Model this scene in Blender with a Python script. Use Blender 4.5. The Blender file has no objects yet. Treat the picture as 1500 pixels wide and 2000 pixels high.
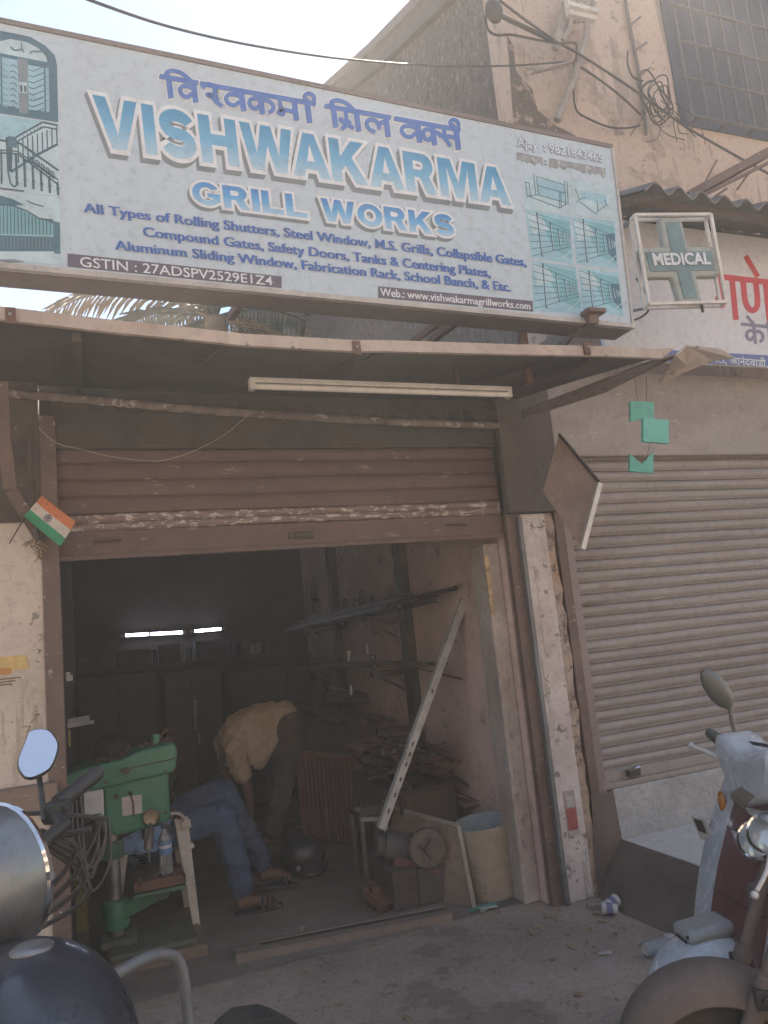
import bpy, bmesh, math, random
from mathutils import Vector, Matrix, Euler, Quaternion
random.seed(7)
S = bpy.context.scene
COL = S.collection
rad = math.radians

# ------------------------------------------------------------------ camera
F_PX = 1490.0
CAM = Vector((0.0, 0.0, 1.5))
_zen = Vector((-200 - 750, -8590 - 1000, F_PX)).normalized()
_xv = Vector((4530 - 750, 860 - 1000, F_PX)).normalized()
_xv = (_xv - _zen * _xv.dot(_zen)).normalized()
_yv = _zen.cross(_xv)
RW = Matrix((_xv, _yv, _zen))            # camera (x right, y down, z forward) -> world
right, down, fwd = RW.col[0].copy(), RW.col[1].copy(), RW.col[2].copy()
cam_d = bpy.data.cameras.new('camera')
cam = bpy.data.objects.new('camera', cam_d)
COL.objects.link(cam)
cam.matrix_world = Matrix((right, -down, -fwd)).transposed().to_4x4()
cam.location = CAM
cam_d.sensor_fit = 'VERTICAL'
cam_d.sensor_height = 36.0
cam_d.lens = 36.0 * F_PX / 2000.0
cam_d.clip_start, cam_d.clip_end = 0.05, 2000.0
S.camera = cam
S.render.resolution_x, S.render.resolution_y = 768, 1024

# ------------------------------------------------------------------ daylight
SUN_EL, SUN_AZ = rad(50), rad(34)         # azimuth from +Y (behind the shops) towards +X
world = bpy.data.worlds.new("World")
S.world = world
world.use_nodes = True
wn = world.node_tree
sky = wn.nodes.new('ShaderNodeTexSky')
sky.sky_type = 'NISHITA'
sky.sun_disc = False
sky.sun_elevation, sky.sun_rotation = SUN_EL, SUN_AZ
sky.air_density, sky.dust_density, sky.ozone_density = 1.2, .25, 2.0
wn.links.new(sky.outputs[0], wn.nodes['Background'].inputs[0])
wn.nodes['Background'].inputs[1].default_value = 0.056
sun_d = bpy.data.lights.new('sun', 'SUN')
sun_d.energy, sun_d.angle, sun_d.color = 5.0, rad(0.5), (1.0, 0.92, 0.80)
sun = bpy.data.objects.new('sun', sun_d)
COL.objects.link(sun)
sdir = Vector((math.cos(SUN_EL) * math.sin(SUN_AZ), math.cos(SUN_EL) * math.cos(SUN_AZ), math.sin(SUN_EL)))
sun.rotation_euler = sdir.to_track_quat('Z', 'Y').to_euler()
sun.location = sdir * 30
S.view_settings.view_transform = 'Standard'
S.view_settings.look = 'None'
S.view_settings.gamma = 1.0
S.view_settings.exposure = 2.0

# ------------------------------------------------------------------ helpers
def at(px, py, y=None, z=None, x=None):
    """point of the street scene measured on a real plane (facade depth, ground, side wall)"""
    d = RW @ Vector((px - 750.0, py - 1000.0, F_PX))
    if y is not None: t = (y - CAM.y) / d.y
    elif z is not None: t = (z - CAM.z) / d.z
    else: t = (x - CAM.x) / d.x
    return CAM + d * t

ORG = {}
XF = None          # extra transform for turned steering
def org(o):
    return ORG.get(o.name, Vector((0, 0, 0))) if o else Vector((0, 0, 0))

def tag(o, label=None, cat=None, group=None, kind=None):
    if label: o['label'] = label
    if cat: o['category'] = cat
    if group: o['group'] = group
    if kind: o['kind'] = kind
    return o

def thing(name, label, cat, loc=(0, 0, 0), group=None, rotz=None):
    o = bpy.data.objects.new(name, None)
    COL.objects.link(o)
    o.empty_display_size = 0.1
    o.location = loc
    if rotz is not None:
        o.rotation_euler = (0, 0, rotz)
        ORG[o.name] = Vector((0, 0, 0))
    else:
        ORG[o.name] = Vector(loc)
    return tag(o, label, cat, group)

def copy_tree(o, parent=None):
    c = o.copy(); COL.objects.link(c)
    if parent is not None: c.parent = parent
    for ch in list(o.children): copy_tree(ch, c)
    return c

class MB:
    def __init__(s): s.v = []; s.f = []; s.mi = []; s.m = 0
    def add(s, vs, fs):
        n = len(s.v)
        s.v += [Vector(v) for v in vs]
        s.f += [[i + n for i in f] for f in fs]
        s.mi += [s.m] * len(fs)
        return s
    def box(s, c, size, rot=None):
        c = Vector(c); hx, hy, hz = [q / 2 for q in size]
        P = [Vector((x, y, z)) for z in (-hz, hz) for y in (-hy, hy) for x in (-hx, hx)]
        if rot is not None:
            Rm = rot if isinstance(rot, Matrix) else Euler(rot).to_matrix()
            P = [Rm @ p for p in P]
        return s.add([c + p for p in P], [(0, 2, 3, 1), (4, 5, 7, 6), (0, 1, 5, 4), (2, 6, 7, 3), (0, 4, 6, 2), (1, 3, 7, 5)])
    def bx(s, x0, x1, y0, y1, z0, z1):
        return s.box(((x0 + x1) / 2, (y0 + y1) / 2, (z0 + z1) / 2), (abs(x1 - x0), abs(y1 - y0), abs(z1 - z0)))
    def bar(s, p0, p1, w, h, up=(0, 0, 1)):
        p0, p1 = Vector(p0), Vector(p1); d = (p1 - p0).normalized(); u = Vector(up)
        if abs(d.dot(u)) > .98: u = Vector((0, 1, 0))
        sd = d.cross(u).normalized(); u = sd.cross(d)
        P = []
        for p in (p0, p1):
            for a, b in ((-1, -1), (1, -1), (1, 1), (-1, 1)): P.append(p + sd * a * w / 2 + u * b * h / 2)
        return s.add(P, [(3, 2, 1, 0), (4, 5, 6, 7), (0, 1, 5, 4), (1, 2, 6, 5), (2, 3, 7, 6), (3, 0, 4, 7)])
    def tube(s, pts, r, n=8, cap=True, closed=False):
        pts = [Vector(p) for p in pts]; m = len(pts)
        rs = r if isinstance(r, (list, tuple)) else [r] * m
        prev = None; rings = []
        for i, p in enumerate(pts):
            a = pts[i - 1] if i > 0 else (pts[-1] if closed else p); b = pts[(i + 1) % m] if (i < m - 1 or closed) else p
            d = (b - a).normalized()
            if prev is None:
                u = Vector((0, 0, 1)) if abs(d.z) < .9 else Vector((1, 0, 0))
                u = (u - d * u.dot(d)).normalized()
            else:
                u = prev - d * prev.dot(d); u.normalize()
            prev = u; w = d.cross(u)
            rings.append([p + (u * math.cos(2 * math.pi * k / n) + w * math.sin(2 * math.pi * k / n)) * rs[i] for k in range(n)])
        vs = [v for rg in rings for v in rg]; fs = []
        for i in range(m if closed else m - 1):
            j = (i + 1) % m
            for k in range(n):
                q = (k + 1) % n
                fs.append((i * n + k, i * n + q, j * n + q, j * n + k))
        if cap and not closed:
            fs.append(tuple(range(n))[::-1]); fs.append(tuple((m - 1) * n + k for k in range(n)))
        return s.add(vs, fs)
    def cyl(s, p0, p1, r0, r1=None, n=16): return s.tube([p0, p1], [r0, r0 if r1 is None else r1], n)
    def lathe(s, o, ax, prof, n=24, cap=True):
        o = Vector(o); d = Vector(ax).normalized()
        u = Vector((0, 0, 1)) if abs(d.z) < .9 else Vector((1, 0, 0))
        u = (u - d * u.dot(d)).normalized(); w = d.cross(u); vs = []; fs = []
        for r, h in prof:
            for k in range(n):
                a = 2 * math.pi * k / n
                vs.append(o + d * h + (u * math.cos(a) + w * math.sin(a)) * max(r, 1e-4))
        for i in range(len(prof) - 1):
            for k in range(n):
                q = (k + 1) % n
                fs.append((i * n + k, i * n + q, (i + 1) * n + q, (i + 1) * n + k))
        if cap:
            fs.append(tuple(range(n))[::-1]); fs.append(tuple((len(prof) - 1) * n + k for k in range(n)))
        return s.add(vs, fs)
    def poly(s, pts, vec):
        pts = [Vector(p) for p in pts]; n = len(pts); v = Vector(vec)
        fs = [tuple(range(n)), tuple(range(2 * n - 1, n - 1, -1))]
        fs += [(i, n + i, n + (i + 1) % n, (i + 1) % n) for i in range(n)]
        return s.add(pts + [p + v for p in pts], fs)
    def face(s, pts): return s.add(pts, [tuple(range(len(pts)))])
    def grid(s, fn, nu, nv, wrap=False):
        vs = [fn(i / nu, j / nv) for j in range(nv + 1) for i in range(nu + 1)]
        fs = [(j * (nu + 1) + i, j * (nu + 1) + i + 1, (j + 1) * (nu + 1) + i + 1, (j + 1) * (nu + 1) + i) for j in range(nv) for i in range(nu)]
        return s.add(vs, fs)
    def ball(s, c, r, n=12, rot=None):
        c = Vector(c); r = r if isinstance(r, (list, tuple)) else (r, r, r)
        vs = []; fs = []; m = n // 2 + 1
        for j in range(m + 1):
            th = math.pi * j / m
            for k in range(n):
                a = 2 * math.pi * k / n
                p = Vector((r[0] * math.sin(th) * math.cos(a), r[1] * math.sin(th) * math.sin(a), r[2] * math.cos(th)))
                if rot is not None: p = rot @ p
                vs.append(c + p)
        for j in range(m):
            for k in range(n):
                q = (k + 1) % n
                fs.append((j * n + k, (j + 1) * n + k, (j + 1) * n + q, j * n + q))
        return s.add(vs, fs)
    def build(s, name, mats, parent=None, smooth=False, bevel=0, weld=True, **tags):
        me = bpy.data.meshes.new(name)
        o0 = org(parent)
        if XF is not None: s.v = [XF @ v for v in s.v]
        me.from_pydata([tuple(v - o0) for v in s.v], [], s.f)
        mats = mats if isinstance(mats, (list, tuple)) else [mats]
        for m in mats: me.materials.append(m)
        if len(mats) > 1:
            for p, i in zip(me.polygons, s.mi): p.material_index = i
        bm = bmesh.new(); bm.from_mesh(me)
        if weld: bmesh.ops.remove_doubles(bm, verts=bm.verts, dist=1e-5)
        bmesh.ops.recalc_face_normals(bm, faces=bm.faces)
        bm.to_mesh(me); bm.free()
        if smooth:
            for p in me.polygons: p.use_smooth = True
            me.set_sharp_from_angle(angle=rad(38 if smooth is True else smooth))
        o = bpy.data.objects.new(name, me); COL.objects.link(o)
        if parent is not None:
            o.parent = parent
            ORG[o.name] = o0
        if bevel:
            b = o.modifiers.new('bevel', 'BEVEL'); b.width = bevel; b.segments = 2; b.limit_method = 'ANGLE'
        return tag(o, **tags)

def smoothpath(pts, n=6):
    pts = [Vector(p) for p in pts]; out = []
    for i in range(len(pts) - 1):
        p0 = pts[max(i - 1, 0)]; p1 = pts[i]; p2 = pts[i + 1]; p3 = pts[min(i + 2, len(pts) - 1)]
        for k in range(n):
            t = k / n
            out.append(0.5 * ((2 * p1) + (p2 - p0) * t + (2 * p0 - 5 * p1 + 4 * p2 - p3) * t * t + (3 * p1 - p0 - 3 * p2 + p3) * t ** 3))
    out.append(pts[-1]); return out

def jit(a): return random.uniform(-a, a)

# ------------------------------------------------------------------ materials
FINE = .75
def M(name, col, rough=.8, metal=0., var=.18, scale=6., bump=.15, bscale=60., grime=None, gamt=.5, gscale=2.5,
      gthr=.5, spots=(), stretch=(1, 1, 1), coat=0., trans=0., emit=0., bdist=.004, grad=None, spec=.5, fine=None):
    m = bpy.data.materials.new(name); m.use_nodes = True
    nt = m.node_tree; N = nt.nodes; L = nt.links; b = N['Principled BSDF']
    tc = N.new('ShaderNodeTexCoord'); mp = N.new('ShaderNodeMapping'); mp.inputs['Scale'].default_value = stretch
    L.new(tc.outputs['Object'], mp.inputs['Vector'])
    def noise(sc, det=6, ro=.6):
        n = N.new('ShaderNodeTexNoise'); n.inputs['Scale'].default_value = sc; n.inputs['Detail'].default_value = det
        n.inputs['Roughness'].default_value = ro; L.new(mp.outputs[0], n.inputs['Vector']); return n.outputs[0]
    def ramp(src, stops):
        r = N.new('ShaderNodeValToRGB'); L.new(src, r.inputs[0])
        while len(r.color_ramp.elements) < len(stops): r.color_ramp.elements.new(.5)
        for e, (p, c) in zip(r.color_ramp.elements, stops): e.position = p; e.color = (*c[:3], 1)
        return r.outputs[0]
    def mix(fac, a, c):
        x = N.new('ShaderNodeMix'); x.data_type = 'RGBA'
        if isinstance(fac, float): x.inputs[0].default_value = fac
        else: L.new(fac, x.inputs[0])
        L.new(a, x.inputs[6])
        if isinstance(c, tuple): x.inputs[7].default_value = (*c[:3], 1)
        else: L.new(c, x.inputs[7])
        return x.outputs[2]
    def mul(a, k):
        x = N.new('ShaderNodeMath'); x.operation = 'MULTIPLY'; L.new(a, x.inputs[0]); x.inputs[1].default_value = k; return x.outputs[0]
    lo = tuple(max(0, c * (1 - var)) for c in col); hi = tuple(min(1, c * (1 + var)) for c in col)
    c = ramp(noise(scale), [(.32, lo), (.68, hi)])
    bw = lambda v: (v, v, v)
    if grad:      # (axis, v0, col0, v1, col1): a printed or painted gradient along an object axis
        sx = N.new('ShaderNodeSeparateXYZ'); L.new(tc.outputs[grad[0]], sx.inputs[0])
        mr = N.new('ShaderNodeMapRange'); L.new(sx.outputs[grad[1]], mr.inputs[0]); mr.inputs[1].default_value = grad[2]; mr.inputs[2].default_value = grad[3]
        c = ramp(mr.outputs[0], grad[4])
    if grime: c = mix(mul(ramp(noise(gscale, 8, .65), [(gthr - .1, bw(0)), (gthr + .14, bw(1))]), gamt), c, grime)
    for sp in spots:   # (colour, threshold, scale, amount[, stretch])
        n = N.new('ShaderNodeTexNoise'); n.inputs['Scale'].default_value = sp[2]; n.inputs['Detail'].default_value = 9; n.inputs['Roughness'].default_value = .68
        if len(sp) > 4:
            m2 = N.new('ShaderNodeMapping'); m2.inputs['Scale'].default_value = sp[4]; L.new(tc.outputs['Object'], m2.inputs['Vector']); L.new(m2.outputs[0], n.inputs['Vector'])
        else: L.new(mp.outputs[0], n.inputs['Vector'])
        th = .5 + (sp[1] - .5) * .66
        c = mix(mul(ramp(n.outputs[0], [(th, bw(0)), (th + .03, bw(1))]), sp[3]), c, sp[0])
    if var and not emit and not trans:          # fine dust and wear over everything
        fx_ = N.new('ShaderNodeMix'); fx_.data_type = 'RGBA'; fx_.blend_type = 'MULTIPLY'; fx_.inputs[0].default_value = FINE if fine is None else fine
        n1 = N.new('ShaderNodeTexNoise'); n1.inputs['Scale'].default_value = 23; n1.inputs['Detail'].default_value = 10; n1.inputs['Roughness'].default_value = .8
        L.new(tc.outputs['Object'], n1.inputs['Vector']); L.new(c, fx_.inputs[6])
        L.new(ramp(n1.outputs[0], [(.3, bw(.55)), (.5, bw(.98)), (.66, bw(1.))]), fx_.inputs[7]); c = fx_.outputs[2]
    L.new(c, b.inputs['Base Color'])
    rr = ramp(noise(scale * 2.3), [(.3, bw(max(0, rough - .1))), (.7, bw(min(1, rough + .08)))])
    L.new(rr, b.inputs['Roughness'])
    b.inputs['Metallic'].default_value = metal
    b.inputs['Specular IOR Level'].default_value = spec
    if coat: b.inputs['Coat Weight'].default_value = coat; b.inputs['Coat Roughness'].default_value = .08
    if trans: b.inputs['Transmission Weight'].default_value = trans
    if emit: L.new(c, b.inputs['Emission Color']); b.inputs['Emission Strength'].default_value = emit
    if bump:
        bp = N.new('ShaderNodeBump'); bp.inputs['Strength'].default_value = bump; bp.inputs['Distance'].default_value = bdist
        L.new(noise(bscale, 8), bp.inputs['Height']); L.new(bp.outputs[0], b.inputs['Normal'])
    return m

m_ground = M('street_concrete', (.37, .28, .215), .93, var=.22, scale=1.6, bump=.6, bscale=70, bdist=.006, grime=(.21, .175, .15), gamt=.6, gscale=.9,
             spots=[((.42, .36, .31), .60, 60, .6), ((.12, .095, .08), .64, 48, .7), ((.17, .13, .105), .57, 1.1, .6), ((.11, .085, .07), .66, 2.7, .6), ((.36, .33, .31), .63, 3.2, .45), ((.10, .08, .07), .68, 9, .6)])
m_floor = M('shop_concrete', (.25, .205, .17), .9, var=.25, scale=2.4, bump=.5, bscale=60, grime=(.12, .10, .085), gamt=.7, gscale=1.6,
            spots=[((.16, .15, .15), .62, 20, .5)])
m_white = M('lime_plaster', (.58, .50, .43), .92, var=.1, scale=2.2, bump=.35, bscale=45, grime=(.40, .35, .30), gamt=.5, gscale=1.7,
            spots=[((.20, .15, .11), .66, 30, .85), ((.11, .10, .09), .70, 9, .7), ((.44, .38, .27), .66, 3.3, .5), ((.33, .26, .20), .62, 6, .55, (2, 2, .22))])
m_pillar = M('peeling_paint', (.62, .565, .535), .9, var=.12, scale=2.2, bump=.5, bscale=34, grime=(.36, .28, .25), gamt=.75, gscale=2.6,
             spots=[((.17, .15, .135), .63, 18, .9), ((.24, .225, .215), .665, 4.2, .85, (1.6, 1.6, .55)), ((.60, .42, .40), .70, 3.0, .5), ((.26, .22, .19), .62, 6, .6, (2, 2, .2))])
m_pillar_rough = M('broken_plaster_edge', (.34, .28, .24), .95, var=.35, scale=14, bump=.9, bscale=40, bdist=.01, grime=(.46, .30, .17), gamt=.6, gscale=5,
             spots=[((.12, .09, .08), .57, 24, .8)])
m_conc = M('bare_concrete', (.42, .37, .335), .95, var=.2, scale=5, bump=.7, bscale=45, grime=(.30, .22, .19), gamt=.6, gscale=2.2,
             spots=[((.18, .16, .15), .62, 26, .6, (1, 1, .5))])
m_conc_orange = M('plaster_ochre_patch', (.44, .33, .20), .95, var=.3, scale=18, bump=.8, bscale=40, spots=[((.2, .13, .1), .58, 20, .7)])
m_inwall = M('shop_inner_wall', (.66, .50, .45), .92, var=.12, scale=1.6, bump=.25, bscale=30, grime=(.38, .27, .24), gamt=.7, gscale=1.1,
             spots=[((.20, .16, .14), .64, 7, .5)])
m_dark = M('dark_wall', (.055, .042, .038), .95, var=.3, scale=2, bump=.3)  # near-black tone of the inner walls, roof and lintel
m_stipple = M('stippled_render', (.145, .127, .115), .96, var=.18, scale=1.6, bump=1.0, bscale=26, bdist=.05, stretch=(1, 1, .6),
              spots=[((.09, .078, .07), .56, 15, .8), ((.30, .27, .25), .60, 19, .65)], grime=(.14, .12, .108), gamt=.5, gscale=.7)
m_peach = M('peach_wall', (.48, .38, .31), .93, var=.08, scale=1.1, bump=.3, bscale=22, grime=(.50, .36, .27), gamt=.55, gscale=1.3,
            spots=[((.34, .255, .20), .575, 2.2, .7), ((.24, .19, .16), .62, 5, .5, (2, 2, .2)), ((.22, .18, .155), .66, 5, .75), ((.15, .12, .10), .68, 16, .6)])
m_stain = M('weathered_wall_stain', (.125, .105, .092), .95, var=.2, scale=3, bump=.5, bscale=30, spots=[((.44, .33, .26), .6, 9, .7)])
m_brownmetal = M('brown_painted_steel', (.145, .10, .085), .62, .0, var=.2, scale=5, bump=.2, bscale=30, grime=(.10, .06, .05), gamt=.5, gscale=4,
                 spots=[((.52, .46, .42), .70, 30, .8), ((.20, .09, .06), .64, 11, .5)])
m_darksteel = M('dark_steel', (.06, .052, .048), .55, .3, var=.25, scale=7, bump=.2, grime=(.12, .075, .05), gamt=.5)
m_greysteel = M('grey_channel', (.20, .205, .21), .6, .3, var=.2, scale=6, bump=.2, grime=(.10, .08, .07), gamt=.5)
m_shut_red = M('red_oxide_shutter', (.125, .072, .066), .6, .0, var=.22, scale=4, bump=.25, bscale=35, stretch=(.35, 1, 1), grime=(.085, .06, .052), gamt=.75, gscale=1.6,
               spots=[((.30, .23, .20), .685, 20, .6)])
m_shut_worn = M('worn_shutter_slat', (.23, .17, .155), .6, .1, var=.25, scale=6, bump=.3, stretch=(.3, 1, 1), grime=(.14, .085, .072), gamt=.6, gscale=3,
                spots=[((.62, .57, .53), .56, 34, .8, (.5, 1, 1.5))])
m_shut_grey = M('grey_brown_shutter', (.33, .295, .272), .58, .05, var=.12, scale=3, bump=.15, bscale=30, stretch=(.35, 1, 1), grime=(.20, .165, .148), gamt=.65, gscale=1.6,
                spots=[((.66, .62, .58), .735, 18, .7, (.45, 1, 2.5)), ((.36, .35, .40), .70, 3.2, .5), ((.19, .14, .12), .69, 9, .4)])
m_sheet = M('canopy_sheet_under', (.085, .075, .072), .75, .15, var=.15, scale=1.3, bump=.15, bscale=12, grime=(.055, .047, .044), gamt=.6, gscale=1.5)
m_fascia = M('canopy_edge_paint', (.47, .40, .345), .8, .0, var=.15, scale=4, bump=.3, grime=(.30, .225, .18), gamt=.6, gscale=3,
             spots=[((.14, .10, .08), .67, 17, .8)])
m_wood = M('dry_wood', (.25, .185, .14), .85, var=.25, scale=5, bump=.4, stretch=(.3, 1, 1), grime=(.12, .09, .07), gamt=.6, spots=[((.45, .40, .36), .66, 18, .5)])
m_darkwood = M('dark_wood', (.075, .05, .04), .8, var=.3, scale=5, bump=.3, stretch=(.3, 1, 1))
m_rust = M('rusty_iron', (.16, .085, .06), .85, .2, var=.35, scale=9, bump=.4, grime=(.07, .05, .045), gamt=.6, gscale=5)
m_ironred = M('red_oxide_iron', (.17, .062, .046), .75, .0, var=.25, scale=6, bump=.2, grime=(.08, .05, .045), gamt=.5)
m_steel = M('bare_steel', (.36, .355, .35), .42, .75, var=.18, scale=8, bump=.15, grime=(.16, .12, .10), gamt=.5)
m_chrome = M('chrome', (.80, .80, .80), .12, 1., var=.05, bump=0)
m_alu = M('white_aluminium', (.60, .59, .57), .45, .3, var=.1, scale=8, bump=.1, grime=(.30, .27, .25), gamt=.4)
m_black = M('black_plastic', (.028, .028, .028), .5, var=.2, bump=.1)
m_rubber = M('tyre_rubber', (.035, .034, .033), .85, var=.2, bump=.3, grime=(.14, .11, .09), gamt=.5)
m_cable = M('black_cable', (.045, .04, .038), .6, var=.15, bump=0)
m_gcable = M('grey_cable', (.16, .14, .13), .6, var=.15, bump=0)
HAZE = 0.014
# ================================================================== ground and floors
MB().face([(-60, -60, 0), (60, -60, 0), (60, 200, 0), (-60, 200, 0)]).build('ground', m_ground, kind='structure')
MB().face([(-.05, 3.84, .004), (2.2, 3.84, .004), (2.2, 8.1, .004), (-.05, 8.1, .004)]).build('shop_floor', m_floor, kind='structure')

FY = 3.7          # facade plane
# ================================================================== the workshop building
shop = thing('workshop_building', 'low grill workshop with a dark open front under the blue lettered signboard', 'shop', (1.1, FY, 0))
b = MB()
b.bx(-2.6, -.175, FY, FY + .22, 0, 2.78)
b.build('front_wall', m_white, shop, bevel=.006)
MB().bx(-2.6, -.14, FY - .07, FY + .03, .90, 1.005).build('ledge', m_wood, shop, bevel=.008)
MB().bx(2.2, 2.29, FY + .05, 8.2, 0, 2.8).build('side_wall', m_inwall, shop)
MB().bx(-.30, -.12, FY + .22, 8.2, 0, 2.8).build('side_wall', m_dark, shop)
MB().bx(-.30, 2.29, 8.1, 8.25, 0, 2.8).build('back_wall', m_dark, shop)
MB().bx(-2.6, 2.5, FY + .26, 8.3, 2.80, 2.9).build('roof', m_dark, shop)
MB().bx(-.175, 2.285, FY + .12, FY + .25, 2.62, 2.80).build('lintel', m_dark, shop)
MB().bx(-2.6, -.176, FY - .012, FY - .001, 2.13, 2.79).build('dark_upper_wall', M('dark_upper_paint', (.10, .08, .07), .95, var=.3, scale=4, bump=.4, spots=[((.45, .40, .35), .66, 9, .8)]), shop)  # thin darker plate over the upper front wall
# concrete jamb just inside the right edge of the opening
b = MB(); b.bx(2.10, 2.2, FY + .10, FY + .27, 0, 1.93)
b.build('inner_jamb', m_conc, shop, bevel=.012)
MB().bx(2.096, 2.125, FY + .094, FY + .11, 1.52, 1.86).build('broken_plaster', m_conc_orange, shop, bevel=.004)

# right pillar with peeling white paint
pil = thing('white_pillar', 'white pillar of cracked peeling paint between the open workshop and the closed shutter', 'pillar', (2.39, FY, 0))
b = MB()
nz = 24
def pill(u, v):
    return Vector((2.285 + .16 * u, FY - .03, 2.07 * v))
b.bx(2.285, 2.445, FY - .03, FY + .2, 0, 2.07)
b.build('painted_face', m_pillar, pil, bevel=.008)
b = MB()
prof = []
for k in range(29):
    z = 2.07 * k / 28
    prof.append((2.50 + jit(.012), z))
b.poly([Vector((2.4452, FY - .022, 0))] + [Vector((x, FY - .022, z)) for x, z in prof] + [Vector((2.4452, FY - .022, 2.07))], (0, .2, 0))
b.build('broken_edge', m_pillar_rough, pil)
b = MB(); b.bx(2.33, 2.40, FY - .034, FY - .0302, .33, .56)
b.m = 1; b.bx(2.335, 2.395, FY - .037, FY - .0342, .36, .47); b.m = 2; b.bx(2.345, 2.385, FY - .0355, FY - .0342, .475, .53)
pm = b.build('painted_notice', [M('faded_notice', (.36, .30, .285), .9, var=.2, scale=18), M('faded_red', (.30, .085, .075), .9, var=.3, scale=22), M('faded_cream', (.42, .40, .36), .9, scale=20)],
        label='small faded red and cream notice pasted low on the white pillar', cat='notice')

MB().bx(2.2, 2.56, FY - .06, FY + .2, 2.075, 2.80).build('pillar_head', M('dark_plaster', (.11, .092, .084), .95, var=.2, scale=4, bump=.4, grime=(.07, .058, .052), gamt=.6), pil, bevel=.008)  # darker block above the pillar, up to the canopy
# sticker on the left wall
b = MB(); p = [at(0, 1283, y=FY - .003), at(52, 1279, y=FY - .003), at(55, 1306, y=FY - .003), at(0, 1312, y=FY - .003)]
p[0].x -= .1; p[3].x -= .1
b.poly(p, (0, .002, 0)); b.m = 1
for k in range(3):
    b.bx(-.42, -.275 - .02 * k, FY - .0036, FY - .0031, 1.452 - .012 * k, 1.457 - .012 * k)
b.m = 2; b.bx(-.42, -.31, FY - .0036, FY - .0031, 1.472, 1.50)
b.build('wall_sticker', [M('sticker_yellow', (.58, .42, .17), .7, var=.15, scale=30), M('sticker_print', (.16, .12, .09), .8), M('sticker_orange', (.50, .25, .09), .8)], label='torn yellow sticker on the left white wall', cat='sticker')

# ================================================================== rolling shutters
def slats(x0, x1, y, z0, z1, pitch, depth, sag=0.0, nx=24):
    b = MB(); prof = []
    n = int(round((z1 - z0) / pitch)); pitch = (z1 - z0) / n
    for k in range(n):
        for t, d in ((0, .25), (.035, -.30), (.07, -.42), (.14, -.30), (.28, -.72), (.48, -1.0), (.68, -.95), (.84, -.70), (.92, -.45), (.955, .25)):
            prof.append((y + d * depth, z0 + (k + t) * pitch))
    prof.append((y, z1))
    def fn(u, v):
        i = int(round(v * (len(prof) - 1))); yy, zz = prof[i]
        return Vector((x0 + (x1 - x0) * u, yy + .0025 * math.sin(u * 17 + zz * 9), zz + .0025 * math.sin(u * 7 + zz * 23)))
    return b.grid(fn, nx, len(prof) - 1)

rs = thing('rolling_shutter', 'half raised red oxide rolling shutter over the open workshop', 'shutter', (1.05, FY, 1.95))
slats(-.115, 2.20, FY + .045, 2.165, 2.66, .0825, .010).build('curtain', m_shut_red, rs, smooth=50)
slats(-.113, 2.198, FY + .040, 2.085, 2.163, .039, .013).build('worn_slats', m_shut_worn, rs, smooth=50)
b = MB(); b.bx(-.113, 2.198, FY + .03, FY + .052, 1.95, 2.083); b.bx(-.113, 2.198, FY + .012, FY + .0295, 1.948, 1.972)
b.build('bottom_rail', m_shut_red, rs, bevel=.004)
b = MB(); b.bx(.96, 1.09, FY + .016, FY + .0295, 2.0, 2.035); b.bx(.99, 1.06, FY + .004, FY + .0155, 2.008, 2.028)
b.build('lock', m_darksteel, rs, bevel=.003)
for x in (.10, 1.9):
    b = MB(); b.tube(smoothpath([(x - .05, FY + .028, 2.035), (x - .05, FY + .0, 2.03), (x + .05, FY + .0, 2.03), (x + .05, FY + .028, 2.035)], 5), .006, 6)
    b.build('handle', m_darksteel, rs, smooth=True)
b = MB(); b.bx(-.175, -.105, FY - .02, FY + .03, 0, 2.62); b.bx(-.175, -.118, FY + .03, FY + .09, 0, 2.62)
b.build('guide_rail', m_brownmetal, rs, bevel=.004)
b = MB(); b.bx(2.2, 2.284, FY - .012, FY + .03, 0, 2.62); b.m = 1; b.bx(2.26, 2.2843, FY - .045, FY - .0125, 0, 2.05)
b.build('guide_rail', [m_brownmetal, m_greysteel], rs, bevel=.003)
b = MB(); b.bx(-.12, 2.26, FY - .005, FY + .02, 2.49, 2.74); b.bx(-.12, 2.26, FY - .012, FY + .024, 2.465, 2.489); b.build('hood', m_darksteel, rs, bevel=.004)

r2 = thing('rolling_shutter', 'closed grey brown rolling shutter of the medical shop beside the white pillar', 'shutter', (3.6, FY, .52))
slats(2.63, 5.4, FY + .05, .60, 2.72, .0662, .021, nx=30).build('curtain', m_shut_grey, r2, smooth=50)
b = MB(); b.bx(2.63, 5.4, FY + .03, FY + .06, .525, .60); b.bx(2.61, 5.4, FY - .005, FY + .029, .515, .545)
b.build('bottom_rail', m_shut_grey, r2, bevel=.005)
b = MB(); b.bx(2.515, 2.575, FY - .02, FY + .06, 0, 2.75); b.m = 1; b.bx(2.576, 2.632, FY - .005, FY + .07, .5, 2.75)
b.build('guide_rail', [m_brownmetal, M('mauve_steel', (.27, .22, .215), .6, .05, var=.15, scale=5, grime=(.18, .13, .115), gamt=.5)], r2, bevel=.005)
MB().bx(2.56, 5.4, FY - .03, FY + .02, 2.40, 2.94).build('slat_shade_panel', m_shut_grey, r2, bevel=.01)  # plain panel added where the upper slats fade into shade
b = MB(); c = at(1238, 1503, y=FY)
b.bx(c.x - .035, c.x + .035, FY - .012, FY + .028, c.z - .035, c.z - .002); b.m = 1
b.tube(smoothpath([c + Vector((-.03, -.004, 0)), c + Vector((-.015, -.03, .012)), c + Vector((.02, -.03, .014)), c + Vector((.035, -.004, .004))], 5), .008, 8)
b.build('lock', [m_darksteel, m_chrome], r2, smooth=True)

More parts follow.
